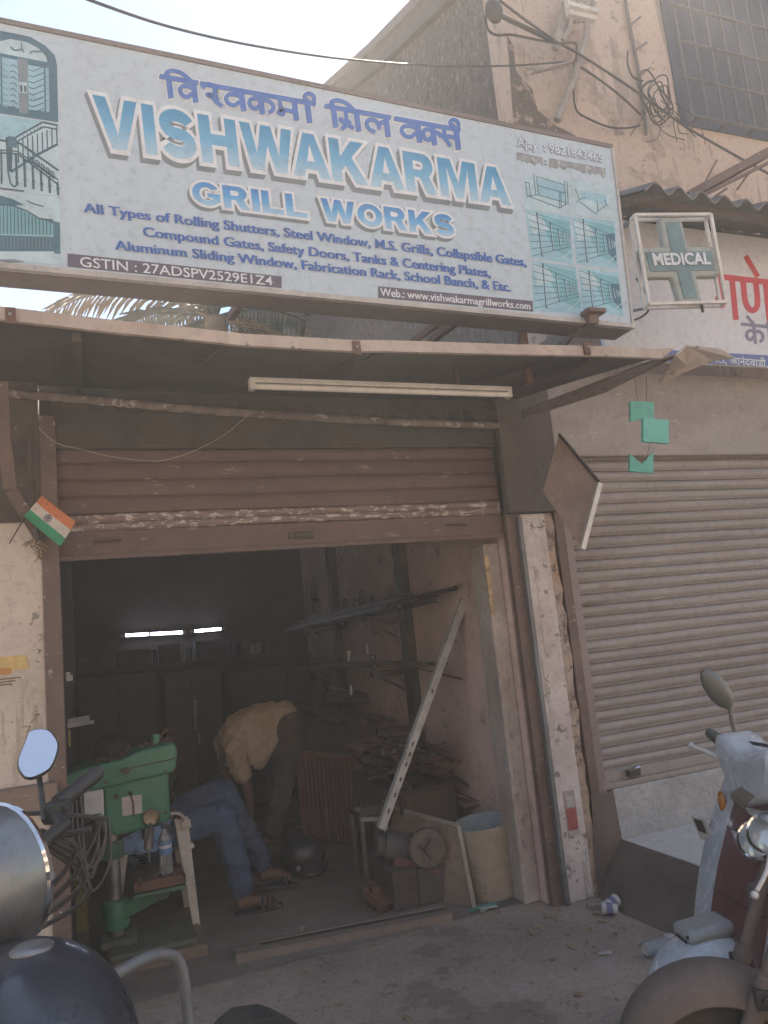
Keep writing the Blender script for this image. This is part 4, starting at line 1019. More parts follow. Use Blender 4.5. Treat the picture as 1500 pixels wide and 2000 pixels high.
# slatted grille panels
def grille(tl_, tr_, br_, bl_, n, label, mat):
    t = thing('slatted_grille', label, 'grille panel', bl_, 'red brown grille panels')
    b = MB()
    for p, q in ((tl_, tr_), (tr_, br_), (br_, bl_), (bl_, tl_)): b.bar(p, q, .03, .03, up=(0, 1, 0))
    b.build('frame', mat, t)
    b = MB()
    for k in range(1, n):
        u = k / n; b.bar(bl_.lerp(br_, u), tl_.lerp(tr_, u), .022, .012, up=(0, 1, 0))
    b.build('bars', mat, t)
grille(at(578, 1468, y=6.1), at(690, 1482, y=5.7), at(700, 1655, y=5.5), at(595, 1632, y=5.95), 13, 'red brown slatted grille panel nearest the bending man', m_ironred)
grille(at(650, 1478, y=6.0), at(745, 1490, y=5.7), at(752, 1640, y=5.6), at(660, 1632, y=5.9), 9, 'red brown slatted grille panel between two others', m_ironred)
grille(at(722, 1500, y=5.5), at(798, 1494, y=5.35), at(800, 1600, y=5.3), at(728, 1612, y=5.45), 7, 'lighter red brown slatted grille panel behind the metal strip', M('pale_red_oxide', (.20, .095, .07), .75, var=.2))
# steel cupboards and shelf on the back wall
m_cup = M('dark_green_cupboard', (.05, .055, .042), .6, .1, var=.2, scale=2, grime=(.03, .028, .024), gamt=.5)
def cupboard(x0, x1, y, z1, label, mat):
    t = thing('steel_cupboard', label, 'cupboard', ((x0 + x1) / 2, y, 0))
    MB().bx(x0, x1, y, y + .4, .06, z1).build('body', mat, t, bevel=.006)
    m = (x0 + x1) / 2
    for a, c in ((x0 + .01, m - .004), (m + .004, x1 - .01)): MB().bx(a, c, y - .014, y - .002, .1, z1 - .04).build('door', mat, t, bevel=.003)
    b = MB(); b.bx(m + .02, m + .035, y - .035, y - .015, z1 * .5, z1 * .5 + .1); b.build('handle', m_steel, t)
    b = MB()
    for a in (x0 + .03, x1 - .03): b.bx(a - .015, a + .015, y + .02, y + .05, 0, .06)
    b.build('foot', m_darksteel, t)
cupboard(-.1, .55, 7.25, 1.34, 'dark green steel cupboard at the back left of the workshop', m_cup)
cupboard(.62, 1.12, 7.28, 1.3, 'brown steel cupboard under the lit tubes at the back', M('brown_cupboard', (.085, .055, .042), .6, .1, var=.2, grime=(.04, .03, .026), gamt=.5))
cupboard(1.2, 1.75, 7.3, 1.26, 'blackish steel cupboard behind the bending man', M('black_cupboard', (.042, .034, .032), .6, .1, var=.2))
sh = thing('wall_shelf', 'dark wall shelf carrying tins under the lit tubes', 'shelf', (.7, 7.9, 1.5))
MB().bx(-.1, 1.95, 7.72, 8.09, 1.36, 1.39).build('board', m_darkwood, sh)
for x in (.1, .9, 1.7):
    b = MB(); b.bar((x, 7.75, 1.355), (x, 8.09, 1.13), .02, .02); b.build('shelf_bracket', m_darksteel, sh)
tins = [('tin', (.10, .075, .05)), ('tin', (.07, .10, .09)), ('tin', (.13, .06, .05)), ('tin', (.16, .15, .13)), ('tin', (.05, .05, .06))]
for k in range(12):
    x = -.02 + k * .155 + jit(.03); h = .10 + .06 * random.random(); r = .035 + .02 * random.random(); nm, cc = tins[k % 5]
    b = MB(); b.lathe((x, 7.86, 1.391), (0, 0, 1), [(r, 0), (r, h), (r * .96, h + .004), (r * 1.02, h + .006), (r * 1.02, h + .014), (r * .2, h + .016)], 14)
    b.build('paint_tin', M('tin_paint', cc, .5, .2, var=.25, scale=14), smooth=True, label='small dusty tin standing on the back wall shelf', cat='tin', group='tins on the back shelf')
for k, (px, py, w, h, cc, lab) in enumerate(((415, 1262, .34, .16, (.055, .06, .12), 'dark blue box on the back shelf below the short lit tube'), (262, 1285, .3, .14, (.12, .07, .055), 'reddish brown box on the back shelf below the long lit tube'), (500, 1262, .09, .09, (.25, .24, .23), 'small pale carton on the back shelf right of the blue box'), (330, 1275, .2, .16, (.09, .06, .05), 'brown carton on the back shelf between the two coloured boxes'))):
    c = at(px, py, y=7.75); b = MB(); b.bx(c.x - w / 2, c.x + w / 2, 7.7, 7.84, 1.392, 1.392 + h); b.bx(c.x - w / 2 - .004, c.x + w / 2 + .004, 7.695, 7.845, 1.392 + h, 1.392 + h + .02)
    b.build('storage_box', M('box_card', cc, .8, var=.2), bevel=.003, label=lab, cat='box')
for i, (x0, y0, x1, y1) in enumerate(((243, 1241, 358, 1235), (378, 1233, 433, 1228))):
    a, c = at(x0, y0, y=8.0), at(x1, y1, y=8.0)
    t = thing('lit_tube_light', ('long lit tube light' if i == 0 else 'short lit tube light') + ' on the dark back wall of the workshop', 'tube light', a)
    b = MB(); b.bar(a + Vector((-.03, .035, 0)), c + Vector((.03, .035, 0)), .05, .03); b.build('housing', m_alu, t)
    b = MB(); b.cyl(a, c, .013, n=10); b.build('tube', M('lit_tube', (.72, .76, 1.0), .4, var=0, bump=0, emit=7.0), t, smooth=True)
    for p in (a, c) if i else (a, c, a.lerp(c, .42)):
        b = MB(); b.box(p, (.018, .046, .036)); b.build('clip', m_black, t)
b = MB(); b.cyl(at(381, 1368, y=7.2), at(380, 1426, y=7.2), .02, n=10); b.build('standing_pipe', m_steel, smooth=True, label='short pale pipe standing in the dark beside the cupboards', cat='pipe')
b = MB(); b.bar(at(128, 1412, y=4.7), at(172, 1403, y=4.9), .02, .035); b.build('aluminium_section', m_alu, label='upper of two pale aluminium sections poking out behind the left jamb', cat='section')
b = MB(); b.bar(at(126, 1419, y=4.6), at(180, 1410, y=4.85), .025, .02); b.build('aluminium_section', m_alu, label='lower of two pale aluminium sections poking out behind the left jamb', cat='section')
b = MB(); c = at(134, 1323, y=4.7); b.bx(c.x - .03, c.x + .022, 4.66, 4.72, c.z - .02, c.z + .012); b.bx(c.x - .02, c.x + .01, 4.65, 4.67, c.z + .0125, c.z + .03)
b.build('socket_box', m_alu, bevel=.003, label='small pale socket box behind the left jamb', cat='socket')
b = MB(); c = at(130, 1442, y=4.75); b.bx(c.x - .02, c.x + .02, 4.74, 4.76, c.z - .045, c.z + .045); b.bx(c.x - .012, c.x + .012, 4.735, 4.74, c.z + .02, c.z + .03); b.build('yellow_tag', M('yellow_plastic', (.42, .32, .08), .6), label='small yellow tag hanging behind the left jamb', cat='tag')
yb = thing('yellow_cylinder', 'dusty yellow cylinder standing on the floor left of the drill', 'cylinder', (-.06, 5.0, 0))
b = MB(); c = at(152, 1745, y=5.0); b.lathe((c.x, 5.0, 0), (0, 0, 1), [(.05, 0), (.052, .02), (.05, .03), (.046, .32), (.036, .36), (.02, .38), (.02, .42), (.001, .42)], 18)
b.build('body', M('dusty_yellow', (.40, .34, .05), .6, var=.25, grime=(.16, .13, .06), gamt=.6), yb, smooth=True)
b = MB(); b.cyl((c.x, 5, .4201), (c.x, 5, .45), .028, n=12); b.build('cap', m_black, yb)

random.seed(123)
for k in range(9):
    y = 5.5 + k * .27 + jit(.12); z = 2.0 + jit(.22); x = 2.19; L_ = .15 + .3 * random.random()
    b = MB(); b.tube([(x, y, z), (x - .03, y, z)], .006, 6)
    if k % 3 == 0:
        r = .08 + jit(.02); b.tube([(x - .03, y + r * math.sin(a), z - r + r * math.cos(a)) for a in [2 * math.pi * i / 18 for i in range(18)]], .008, 6, closed=True)
    elif k % 3 == 1: b.bar((x - .03, y, z), (x - .03, y + jit(.03), z - L_), .022, .012); b.box((x - .03, y, z - L_), (.03, .09, .035))
    else: b.bar((x - .03, y, z), (x - .03, y + jit(.03), z - L_), .03, .008); b.bar((x - .03, y - .05, z - L_ * .5), (x - .03, y + .05, z - L_ * .55), .02, .008)
    b.build(('wire_ring', 'hammer', 'clamp')[k % 3], (m_rust, m_darksteel, m_darksteel)[k % 3], label='dark tool or wire ring hung high on the inner wall at the back', cat='tool', group='tools hung on the inner wall')

# helmet on the floor
hm = thing('helmet', 'black full face helmet lying on the workshop floor', 'helmet', (1.21, 5.05, 0))
hc = Vector((1.22, 5.05, .135))
Rh = Euler((0.3, .35, -.5)).to_matrix()
b = MB()
def hf(u, v):
    th = math.pi * (v * .80); a = 2 * math.pi * u
    p = Vector((.152 * math.sin(th) * math.cos(a), .122 * math.sin(th) * math.sin(a), .135 * math.cos(th)))
    if p.x > .05 and p.z < 0: p.x += .02 * (p.x / .15)
    return hc + Rh @ p
b.grid(hf, 24, 14); b.build('shell', M('helmet_black', (.018, .018, .02), .42, var=.1, bump=.02, coat=.15), hm, smooth=True)
b = MB()
def hv(u, v):
    a = -1.05 + 2.1 * u; th = rad(62 + 40 * v)
    return hc + Rh @ Vector((.158 * math.sin(th) * math.cos(a), .128 * math.sin(th) * math.sin(a), .135 * math.cos(th)))
b.grid(hv, 14, 5); b.build('visor', M('visor_smoke', (.03, .03, .035), .08, bump=0, coat=.6), hm, smooth=True)
b = MB(); b.tube([hc + Rh @ Vector((.162 * math.sin(rad(100)) * math.cos(a), .132 * math.sin(rad(100)) * math.sin(a), -.03)) for a in [-1.0 + .2 * k for k in range(11)]], .008, 6)
b.ball(hc + Rh @ Vector((.02, -.125, .0)), (.018, .01, .018), 8); b.build('trim', m_steel, hm, smooth=True)

# rail channel on the ground across the threshold
rl = thing('floor_channel', 'long dusty timber channel with a slot lying on the ground at the threshold', 'channel', (1.2, 4.0, 0))
a, c = onp = (at(462, 1884, z=.0), at(885, 1800, z=.0))
dr = (c - a).normalized(); sd = Vector((-dr.y, dr.x, 0))
m_chan = M('dusty_channel', (.235, .185, .15), .9, var=.2, scale=6, stretch=(.5, 1, 1), bump=.3, grime=(.14, .105, .085), gamt=.6)
b = MB(); up1 = Vector((0, 0, 1))
L0 = (c - a).length
b.bar(a + sd * .03 + up1 * .021, c + sd * .03 + up1 * .021, .06, .042); b.bar(a + dr * .12 + sd * .125 + up1 * .021, c + sd * .125 + up1 * .021, .03, .042)
b.box(a + dr * .06 + sd * .085 + up1 * .0225, (.12, .05, .045), Matrix.Rotation(math.atan2(dr.y, dr.x), 3, 'Z'))
b.build('timber', m_chan, rl, bevel=.004)
b = MB(); b.bar(a + dr * .121 + sd * .0855 + up1 * .029, c + sd * .0855 + up1 * .029, .048, .016); b.build('slot', m_darksteel, rl)  # dark bar stands for the shade inside the slot
b = MB(); p = a + dr * .33 + sd * .1 + up1 * .06; b.cyl(p, p + Vector((0, 0, .014)), .012, n=8); b.cyl(p + up1 * .012, p + Vector((.03, 0, .018)), .004, n=6); b.build('bolt', m_steel, rl)

# cut-off machine with its frame, board and drum
co = thing('cutoff_machine', 'grey and brown cut off saw with a round disc guard on a box stand', 'machine', (1.6, 4.2, 0))
def fr(px, py, y): return at(px, py, y=y)
m_mach = M('dusty_grey_machine', (.065, .062, .062), .7, .1, var=.2, grime=(.13, .10, .08), gamt=.5)
b = MB(); p0, p1 = fr(762, 1772, 4.2), fr(868, 1704, 4.2); b.bx(p0.x, p1.x, 4.12, 4.42, 0.0, .21); b.build('stand_box', M('stand_panel', (.085, .064, .055), .85, var=.2, grime=(.08, .065, .058), gamt=.6), co, bevel=.006)
b = MB(); b.bx(p0.x + .14, p1.x + .04, 4.10, 4.119, .01, .20); b.build('stand_door', m_mach, co, bevel=.004)
b = MB(); b.cyl(fr(752, 1652, 4.25), fr(812, 1660, 4.2), .085, n=20); b.cyl(fr(735, 1650, 4.26), fr(753, 1652, 4.25), .06, n=16); b.build('motor', m_mach, co, smooth=True)
dc = fr(834, 1656, 4.1); axd = Vector((-.25, -1, .05)).normalized()
b = MB(); b.lathe(dc - axd * .03, axd, [(.100, 0), (.104, .01), (.104, .055), (.095, .066), (.05, .07), (.02, .071)], 30); b.build('disc_guard', M('brown_guard', (.125, .10, .082), .8, var=.25, scale=12, grime=(.10, .08, .065), gamt=.5, bump=.4), co, smooth=True)
b = MB(); q = dc + axd * .045
e1 = axd.cross(Vector((0, 0, 1))).normalized(); e2 = e1.cross(axd)
b.bar(q + e1 * -.02 + e2 * .055, q + e1 * .03 - e2 * .005, .012, .004, up=axd); b.bar(q + e1 * .05 + e2 * .03, q + e1 * -.01 - e2 * .05, .01, .004, up=axd); b.build('guard_slot', m_black, co)
b = MB(); b.poly([fr(770, 1710, 4.15), fr(880, 1725, 4.1), fr(895, 1700, 4.12), fr(850, 1672, 4.15), fr(770, 1668, 4.2)], (0, .14, 0)); b.build('casting', m_mach, co, bevel=.006)
b = MB(); b.poly([fr(775, 1672, 4.16), fr(860, 1700, 4.09), fr(858, 1712, 4.09), fr(772, 1690, 4.16)], (0, .05, 0)); b.build('red_plate', M('faded_maroon', (.15, .065, .055), .8, var=.2), co)
b = MB(); b.bar(fr(720, 1735, 4.3), fr(760, 1772, 4.15), .10, .05); b.box(fr(728, 1748, 4.28), (.05, .14, .12)); b.build('vice', m_rust, co, bevel=.004)
st = thing('angle_stand', 'small welded steel frame stand left of the saw with a toothed top', 'stand', (1.5, 4.5, 0))
b = MB(); q = [fr(706, 1600, 4.55), fr(752, 1598, 4.5)]
for p, hgt in ((q[0], 0), (q[1], 0), (q[0] + Vector((.03, .28, 0)), 0), (q[1] + Vector((.03, .28, 0)), 0)): b.bar((p.x, p.y, hgt), (p.x, p.y, p.z), .022, .022)
b.bar(q[0], q[1], .024, .024); b.bar(q[0], q[0] + Vector((.03, .28, 0)), .02, .02); b.bar(q[1], q[1] + Vector((.03, .28, 0)), .02, .02); b.bar(q[0] + Vector((.03, .28, 0)), q[1] + Vector((.03, .28, 0)), .02, .02)
b.build('frame', m_steel, st)
b = MB(); q0, q1 = fr(705, 1585, 4.6), fr(768, 1574, 4.5); b.bar(q0, q1, .05, .05)
for k in range(7): b.cyl(q0.lerp(q1, k / 6) + Vector((0, -.02, .03)), q0.lerp(q1, k / 6) + Vector((0, -.02, .05)), .009, n=8)
b.build('toothed_bar', m_darksteel, st)

pb = thing('plywood_board', 'brown board with a pale rim standing between the saw and the drum', 'board', (1.7, 4.2, 0))
P0, P1, P2, P3 = Vector((1.50, 4.55, 0.0)), Vector((1.865, 3.93, 0.0)), fr(897, 1612, 4.02), fr(772, 1578, 4.6)
b = MB(); b.poly([P0, P1, P2, P3], Vector((.014, .012, 0))); b.build('sheet', m_ply2, pb)
b = MB(); nf = Vector((-.004, -.004, 0)); b.bar(P1 + nf, P2 + nf, .02, .012, up=(1, 1, 0)); b.bar(P2 + nf, P3 + nf, .012, .02); b.build('rim', M('pale_rim', (.40, .345, .29), .8, var=.15, grime=(.25, .2, .16), gamt=.5), pb)
dm = thing('open_drum', 'open dusty beige drum with a pale blue inside beside the right jamb', 'drum', (2.05, 4.07, 0))
dl = Vector((-.085, -.02, 1)).normalized()
m_dout = M('dusty_drum', (.37, .30, .235), .8, var=.12, scale=4, grime=(.27, .215, .165), gamt=.6, gscale=4, spots=[((.18, .13, .10), .70, 14, .7)], bump=.2, bscale=10)
b = MB(); b.lathe((2.06, 4.07, .014), dl, [(.158, 0), (.162, .02), (.163, .36), (.166, .372), (.161, .376)], 36, cap=False)
b.build('outer_wall', m_dout, dm, smooth=True)
b = MB(); b.lathe((2.06, 4.07, .014), dl, [(.161, .376), (.156, .368), (.15, .03), (.001, .03)], 36, cap=False)
b.build('inner_wall', M('pale_blue_lining', (.30, .37, .40), .7, var=.12, grime=(.22, .22, .21), gamt=.4), dm, smooth=True)

# long pale metal strip leaning across the opening
ms_ = thing('leaning_metal_strip', 'long pale punched metal strip leaning from the saw to the inner wall', 'metal strip', at(745, 1620, y=4.25))
a, c = at(746, 1620, y=4.22), at(915, 1155, y=4.32)
d = (c - a).normalized(); w = Vector((d.z, 0, -d.x)); 
b = MB(); b.bar(a, c, .042, .004, up=(0, 1, 0)); b.bar(a - w * .021 + Vector((0, .02, 0)), c - w * .021 + Vector((0, .02, 0)), .004, .04, up=(0, 1, 0))
b.build('flange', M('galvanised_strip', (.50, .49, .475), .55, .2, var=.18, scale=9, bump=.2, grime=(.24, .20, .175), gamt=.5, gscale=7, spots=[((.16, .12, .1), .68, 22, .6)]), ms_)
b = MB()
for t in (.07, .13, .19, .25, .29, .33, .55): 
    p = a.lerp(c, t) + Vector((0, -.0035, 0)); b.bar(p - d * .012 + w * jit(.006), p + d * .012 + w * jit(.006), .011, .002, up=(0, 1, 0))
b.build('slot_hole', m_black, ms_)

# scrap table with offcuts
sc = thing('scrap_table', 'rough brown table box under the heap of steel offcuts', 'table', (1.95, 4.9, 0))
p0, p1 = at(850, 1545, y=4.75), at(1012, 1508, y=4.4)
MB().bx(1.72, 2.09, 4.5, 5.4, .50, .53).build('top', m_darkwood, sc)
b = MB(); b.bx(1.76, 2.08, 4.53, 5.36, .12, .498); b.build('side_panel', m_ply, sc)
for x, y in ((1.74, 4.52), (2.07, 4.52), (1.74, 5.38), (2.07, 5.38)): MB().bx(x - .018, x + .018, y - .018, y + .018, 0, .5).build('leg', m_darkwood, sc)
random.seed(77)
for k in range(94):
    p = Vector((1.88 + jit(.15), 4.9 + jit(.40), .545 + abs(jit(.22)))); az = random.choice((1.2, 1.6, 2.4, .5)) + jit(.35); L1 = .18 + .38 * random.random()
    d = Vector((math.cos(az) * .7, math.sin(az), jit(.18))) * L1 / 2
    q0, q1 = p - d, p + d
    for q in (q0, q1): q.x = min(q.x, 2.09); q.z = max(q.z, .545)
    barthing('steel_offcut', q0, q1, .014 + .022 * random.random(), .01 + .014 * random.random(), random.choice((m_rust, m_darksteel, m_rust, m_darkwood)), 'dark steel offcut lying in the heap on the scrap table', 'steel offcuts on the scrap table', 'offcut', k % 3)
barthing('pale_offcut', at(902, 1470, y=4.75), at(940, 1482, y=4.6), .035, .012, m_steel, 'short pale flat offcut on top of the steel heap', None, 'offcut', 0)
barthing('pale_offcut', at(832, 1492, y=4.9), at(848, 1488, y=4.9), .035, .012, m_steel, 'tiny pale curled offcut at the left of the steel heap', None, 'offcut', 0)
barthing('thin_rod', at(930, 1512, y=4.5), at(940, 1572, y=4.4), .008, .008, m_steel, 'thin pale rod standing in front of the steel heap', None, 'rod', 2)
barthing('flat_bar', at(835, 1528, y=4.6), at(1000, 1590, y=4.35), .03, .012, m_rust, 'long rusty flat bar sloping down in front of the scrap table', None, 'steel bar', 0)
barthing('flat_bar', at(860, 1505, y=4.7), at(965, 1560, y=4.4), .02, .02, m_darksteel, 'dark square bar sloping across the steel heap', None, 'steel bar', 0)
b = MB(); q = at(950, 1562, y=4.44); b.bx(q.x, 2.095, 4.40, 4.55, q.z - .012, q.z + .012); b.build('narrow_shelf', m_wood, label='narrow timber shelf fixed beside the inner jamb', cat='shelf')
sheet('dark_plate', [at(905, 1462, y=4.7), at(1002, 1476, y=4.35), at(1000, 1540, y=4.35), at(910, 1500, y=4.6)], (.01, .03, 0), m_darksteel, 'dark steel plate leaning at the end of the scrap table')

sheet('leaning_sheet', [at(1000, 1560, y=4.45), at(1000, 1480, y=4.45), at(935, 1452, y=4.75), at(940, 1530, y=4.75)], (.01, .02, 0), m_ply, 'brown board tilted in the heap beside the inner jamb')
sheet('leaning_sheet', [at(840, 1520, y=4.85), at(905, 1500, y=4.7), at(900, 1452, y=4.7), at(835, 1470, y=4.85)], (.01, .02, 0), m_ply2, 'plywood offcut tilted in the heap behind the metal strip')

# ================================================================== drill press
dp = thing('drill_press', 'green bench drill press standing on a timber block inside the left jamb', 'drill press', (.08, 4.4, 0))
m_grn = M('machine_green', (.045, .205, .115), .5, .0, var=.12, scale=5, bump=.12, bscale=30, grime=(.03, .115, .07), gamt=.55, gscale=4, spots=[((.13, .12, .10), .70, 18, .6)], coat=.15)
m_grnd = M('dusty_machine_green', (.06, .14, .085), .75, var=.25, scale=6, bump=.2, grime=(.10, .095, .07), gamt=.6)
MB().bx(.03, .50, 4.17, 4.62, 0, .055).build('timber_block', m_wood, dp, bevel=.006)
b = MB(); b.bx(.04, .46, 4.2, 4.56, .056, .085); b.bx(.0, .18, 4.3, 4.5, .086, .12); b.build('base', M('dusty_base', (.12, .115, .09), .85, var=.25, scale=6, grime=(.07, .10, .07), gamt=.5), dp, bevel=.01)
b = MB(); b.cyl((.085, 4.4, .09), (.075, 4.4, .92), .034, n=24); b.build('column', m_steel, dp, smooth=True)
b = MB(); b.lathe((.078, 4.4, .49), (0, 0, 1), [(.055, 0), (.058, .01), (.058, .07), (.052, .085)], 24); b.bx(-.0, .04, 4.33, 4.37, .5, .56); b.build('collar', m_grnd, dp, smooth=True)
b = MB(); b.lathe((.083, 4.4, .15), (0, 0, 1), [(.058, 0), (.066, .02), (.066, .12), (.055, .14)], 24); b.bar((.10, 4.4, .22), (.30, 4.36, .30), .09, .07); b.build('table_bracket', m_grn, dp, smooth=True, bevel=.006)
b = MB(); b.bx(.16, .42, 4.22, 4.48, .315, .335); b.cyl((.3, 4.36, .26), (.3, 4.36, .315), .05, n=16); b.build('table', m_grnd, dp, bevel=.008)
b = MB(); b.bx(.17, .42, 4.24, 4.46, .341, .375); b.bx(.20, .40, 4.22, 4.235, .345, .39)
for k in range(9): b.bar((.18 + .02 * k, 4.25 + jit(.02), .385 + jit(.008)), (.25 + .02 * k, 4.44, .385 + jit(.008)), .018, .014)
b.build('vice_pile', m_rust, dp)
b = MB()                                           # head casting
b.poly([(.045, 4.26, .87), (.045, 4.26, .645), (.10, 4.26, .618), (.33, 4.26, .632), (.362, 4.26, .66), (.365, 4.26, .90)], (0, .22, 0))
b.build('head', m_grn, dp, bevel=.018)
b = MB()                                           # belt cover
b.poly([(-.14, 4.235, .865), (-.14, 4.235, .945), (-.05, 4.235, .972), (.13, 4.235, .985), (.235, 4.235, 1.02), (.40, 4.235, 1.03), (.412, 4.235, .99), (.395, 4.235, .885), (.05, 4.235, .86)], (0, .28, 0))
b.build('belt_cover', m_grn, dp, bevel=.014)
b = MB(); b.bar((.12, 4.233, .935), (.40, 4.233, .955), .004, .006); b.build('cover_seam', m_black, dp)
b = MB()
for k in range(16): b.box((.02 + .024 * k + jit(.006), 4.36 + jit(.08), .99 + .04 * (k > 8) + abs(jit(.012))), (.03, .02, .012), Euler((jit(.6), jit(.3), jit(1))))
b.build('swarf', m_rust, dp, kind='stuff')
b = MB(); b.cyl((.155, 4.232, .93), (.155, 4.205, .93), .018, n=14); b.build('cover_knob', m_darksteel, dp, smooth=True)
b = MB(); b.cyl((.315, 4.37, 1.03), (.315, 4.37, 1.075), .022, n=14); b.build('pulley_post', m_grn, dp, smooth=True)
b = MB(); b.bx(-.05, .045, 4.22, 4.26, .735, .86); b.build('switch_box', M('switch_white', (.60, .60, .585), .5, var=.04, grime=(.45, .44, .42), gamt=.4), dp, bevel=.008)
b = MB(); b.bx(-.048, .03, 4.216, 4.2195, .742, .75); b.bx(-.052, -.045, 4.216, 4.2195, .74, .85); b.build('switch_edge', m_grnd, dp)
b = MB(); b.bx(.13, .225, 4.256, 4.2595, .71, .80); b.build('maker_plate', M('plate_paper', (.48, .43, .40), .7, var=.08), dp)
b = MB(); b.tube([(.172, 4.25, .815), (.185, 4.25, .76), (.183, 4.25, .70)], .004, 6); b.ball((.172, 4.25, .818), .01, 8); b.cyl((.105, 4.26, .81), (.105, 4.24, .81), .013, n=10); b.build('catch', m_darksteel, dp)
b = MB(); b.lathe((.265, 4.26, .685), (0, -1, 0), [(.04, 0), (.042, .02), (.036, .03), (.03, .026), (.001, .026)], 24); b.build('feed_dial', M('brass_dial', (.30, .24, .15), .5, .4, var=.2), dp, smooth=True)
b = MB(); b.cyl((.262, 4.225, .66), (.235, 4.2, .57), .007, n=8); b.cyl((.29, 4.225, .67), (.345, 4.21, .63), .007, n=8); b.ball((.347, 4.21, .628), .014, 10); b.build('feed_lever', m_darksteel, dp, smooth=True)
b = MB(); b.cyl((.255, 4.37, .63), (.255, 4.37, .56), .03, n=16); b.cyl((.255, 4.37, .56), (.255, 4.37, .51), .02, .026, n=16); b.cyl((.255, 4.37, .51), (.255, 4.37, .44), .006, n=8); b.build('chuck', m_steel, dp, smooth=True)
b = MB(); b.lathe((-.06, 4.52, .66), (0, 0, 1), [(.05, 0), (.085, .015), (.088, .03), (.088, .18), (.07, .195)], 20); b.build('motor', m_mach, dp, smooth=True)
for k in range(2):
    b = MB(); r = .05 + .015 * k; b.tube([(.385 + .01 * k, 4.4, .78) if False else (.40 + .02 * math.cos(t), 4.4 + r * math.sin(t), .77 + r * math.cos(t)) for t in [.3 * i for i in range(16)]], .006, 6); b.build('loop_cable', m_cable, dp, smooth=True)
for px_, pz_ in ((.06, .89), (.345, .90), (.07, .66), (.34, .69), (.39, .90)):
    b = MB(); b.lathe((px_, 4.262 if pz_ < .87 else 4.238, pz_), (0, -1, 0), [(.009, 0), (.009, .006), (.001, .007)], 8); b.build('bolt', m_darksteel, dp)
b = MB(); b.bx(-.13, .0, 4.30, 4.33, .58, .66); b.cyl((-.06, 4.36, .70), (-.06, 4.36, .86), .02, n=10); b.build('motor_bracket', m_darksteel, dp)
random.seed(9)
cb = thing('hanging_cables', 'loops of dusty cable hanging left of the drill press', 'cable', (-.04, 4.2, .6))
b = MB()
for k in range(6):
    x0, x1 = -.16 + .02 * k, .04 + jit(.03); zb_ = .50 + jit(.1)
    b.tube(smoothpath([(x0, 4.16, .86), (x0 + .01, 4.15, zb_ + .1), ((x0 + x1) / 2, 4.15, zb_), (x1, 4.16, zb_ + .12), (x1, 4.18, .73)], 6), .006, 6)
b.build('loop', m_gcable, cb, smooth=True)
# plastic bottle on the drill table
bt = thing('water_bottle', 'clear plastic water bottle with a blue label standing on the drill table', 'bottle', (.315, 4.2, .376))
m_clear = M('clear_plastic', (.75, .80, .82), .12, var=.02, bump=0, trans=.85)
bx_, by_, bz_ = .33, 4.29, .392
b = MB(); b.lathe((bx_, by_, bz_), (0, 0, 1), [(.028, 0), (.033, .01), (.031, .025), (.033, .04), (.031, .055), (.033, .07), (.031, .085), (.032, .1), (.032, .16), (.026, .185), (.014, .205), (.013, .22)], 18); b.build('body', m_clear, bt, smooth=True)
b = MB(); b.lathe((bx_, by_, bz_), (0, 0, 1), [(.0335, .095), (.0335, .155)], 18, cap=False); b.m = 1; b.lathe((bx_, by_, bz_), (0, 0, 1), [(.0338, .125), (.0338, .14)], 18, cap=False); b.build('label_band', [M('label_blue', (.12, .22, .40), .5, var=.2), M('label_white', (.55, .52, .55), .5)], bt, smooth=True)
b = MB(); b.cyl((bx_, by_, bz_ + .2205), (bx_, by_, bz_ + .24), .016, n=14); b.build('cap', M('cap_blue', (.10, .12, .25), .5), bt, smooth=True)

# plastic chair
ch = thing('plastic_chair', 'white plastic armchair with the seated man, behind the drill press', 'chair', (.30, 4.73, 0))
m_chr = M('dusty_white_plastic', (.60, .545, .48), .6, var=.08, scale=5, bump=.08, grime=(.30, .26, .22), gamt=.5, gscale=4)
fx, bx2, y0, y1 = .47, .10, 4.52, 4.96
for (tx, ty, bx3, by3) in ((.44, y0 + .02, .49, y0 - .02), (.44, y1 - .02, .49, y1 + .02), (.12, y0 + .03, .06, y0), (.12, y1 - .03, .06, y1)):
    b = MB(); tz = .60 if tx > .3 else .46
    P_ = [Vector((tx, ty, tz)), Vector((tx + (bx3 - tx) * .3, ty + (by3 - ty) * .3, tz * .68)), Vector((bx3, by3, 0))]
    w_ = (.075, .062, .036)
    for i in range(2):
        vs = []
        for p, ww in ((P_[i], w_[i]), (P_[i + 1], w_[i + 1])): vs += [p + Vector((-ww / 2, -.012, 0)), p + Vector((ww / 2, -.012, 0)), p + Vector((ww / 2, .012, 0)), p + Vector((-ww / 2, .012, 0))]
        b.add(vs, [(0, 1, 5, 4), (1, 2, 6, 5), (2, 3, 7, 6), (3, 0, 4, 7), (0, 3, 2, 1), (4, 5, 6, 7)])
    b.build('leg', m_chr, ch, bevel=.006)
b = MB(); b.grid(lambda u, v: Vector((.09 + .40 * u, y0 + .02 + (y1 - y0 - .04) * v, .43 + .02 * u - .025 * math.sin(u * 3.14) * math.sin(v * 3.14))), 10, 10); b.grid(lambda u, v: Vector((.09 + .40 * u, y0 + .02 + (y1 - y0 - .04) * v, .418 + .02 * u - .025 * math.sin(u * 3.14) * math.sin(v * 3.14))), 10, 10)
b.tube([(.49, y0 + .02, .44), (.49, y1 - .02, .44)], .014, 8); b.build('seat', m_chr, ch, smooth=True, weld=False)
b = MB()
for k in range(6):
    y = y0 + .05 + k * (y1 - y0 - .1) / 5; b.bar((.10, y, .44), (-.02, y, .78), .036, .012, up=(1, 0, 0))
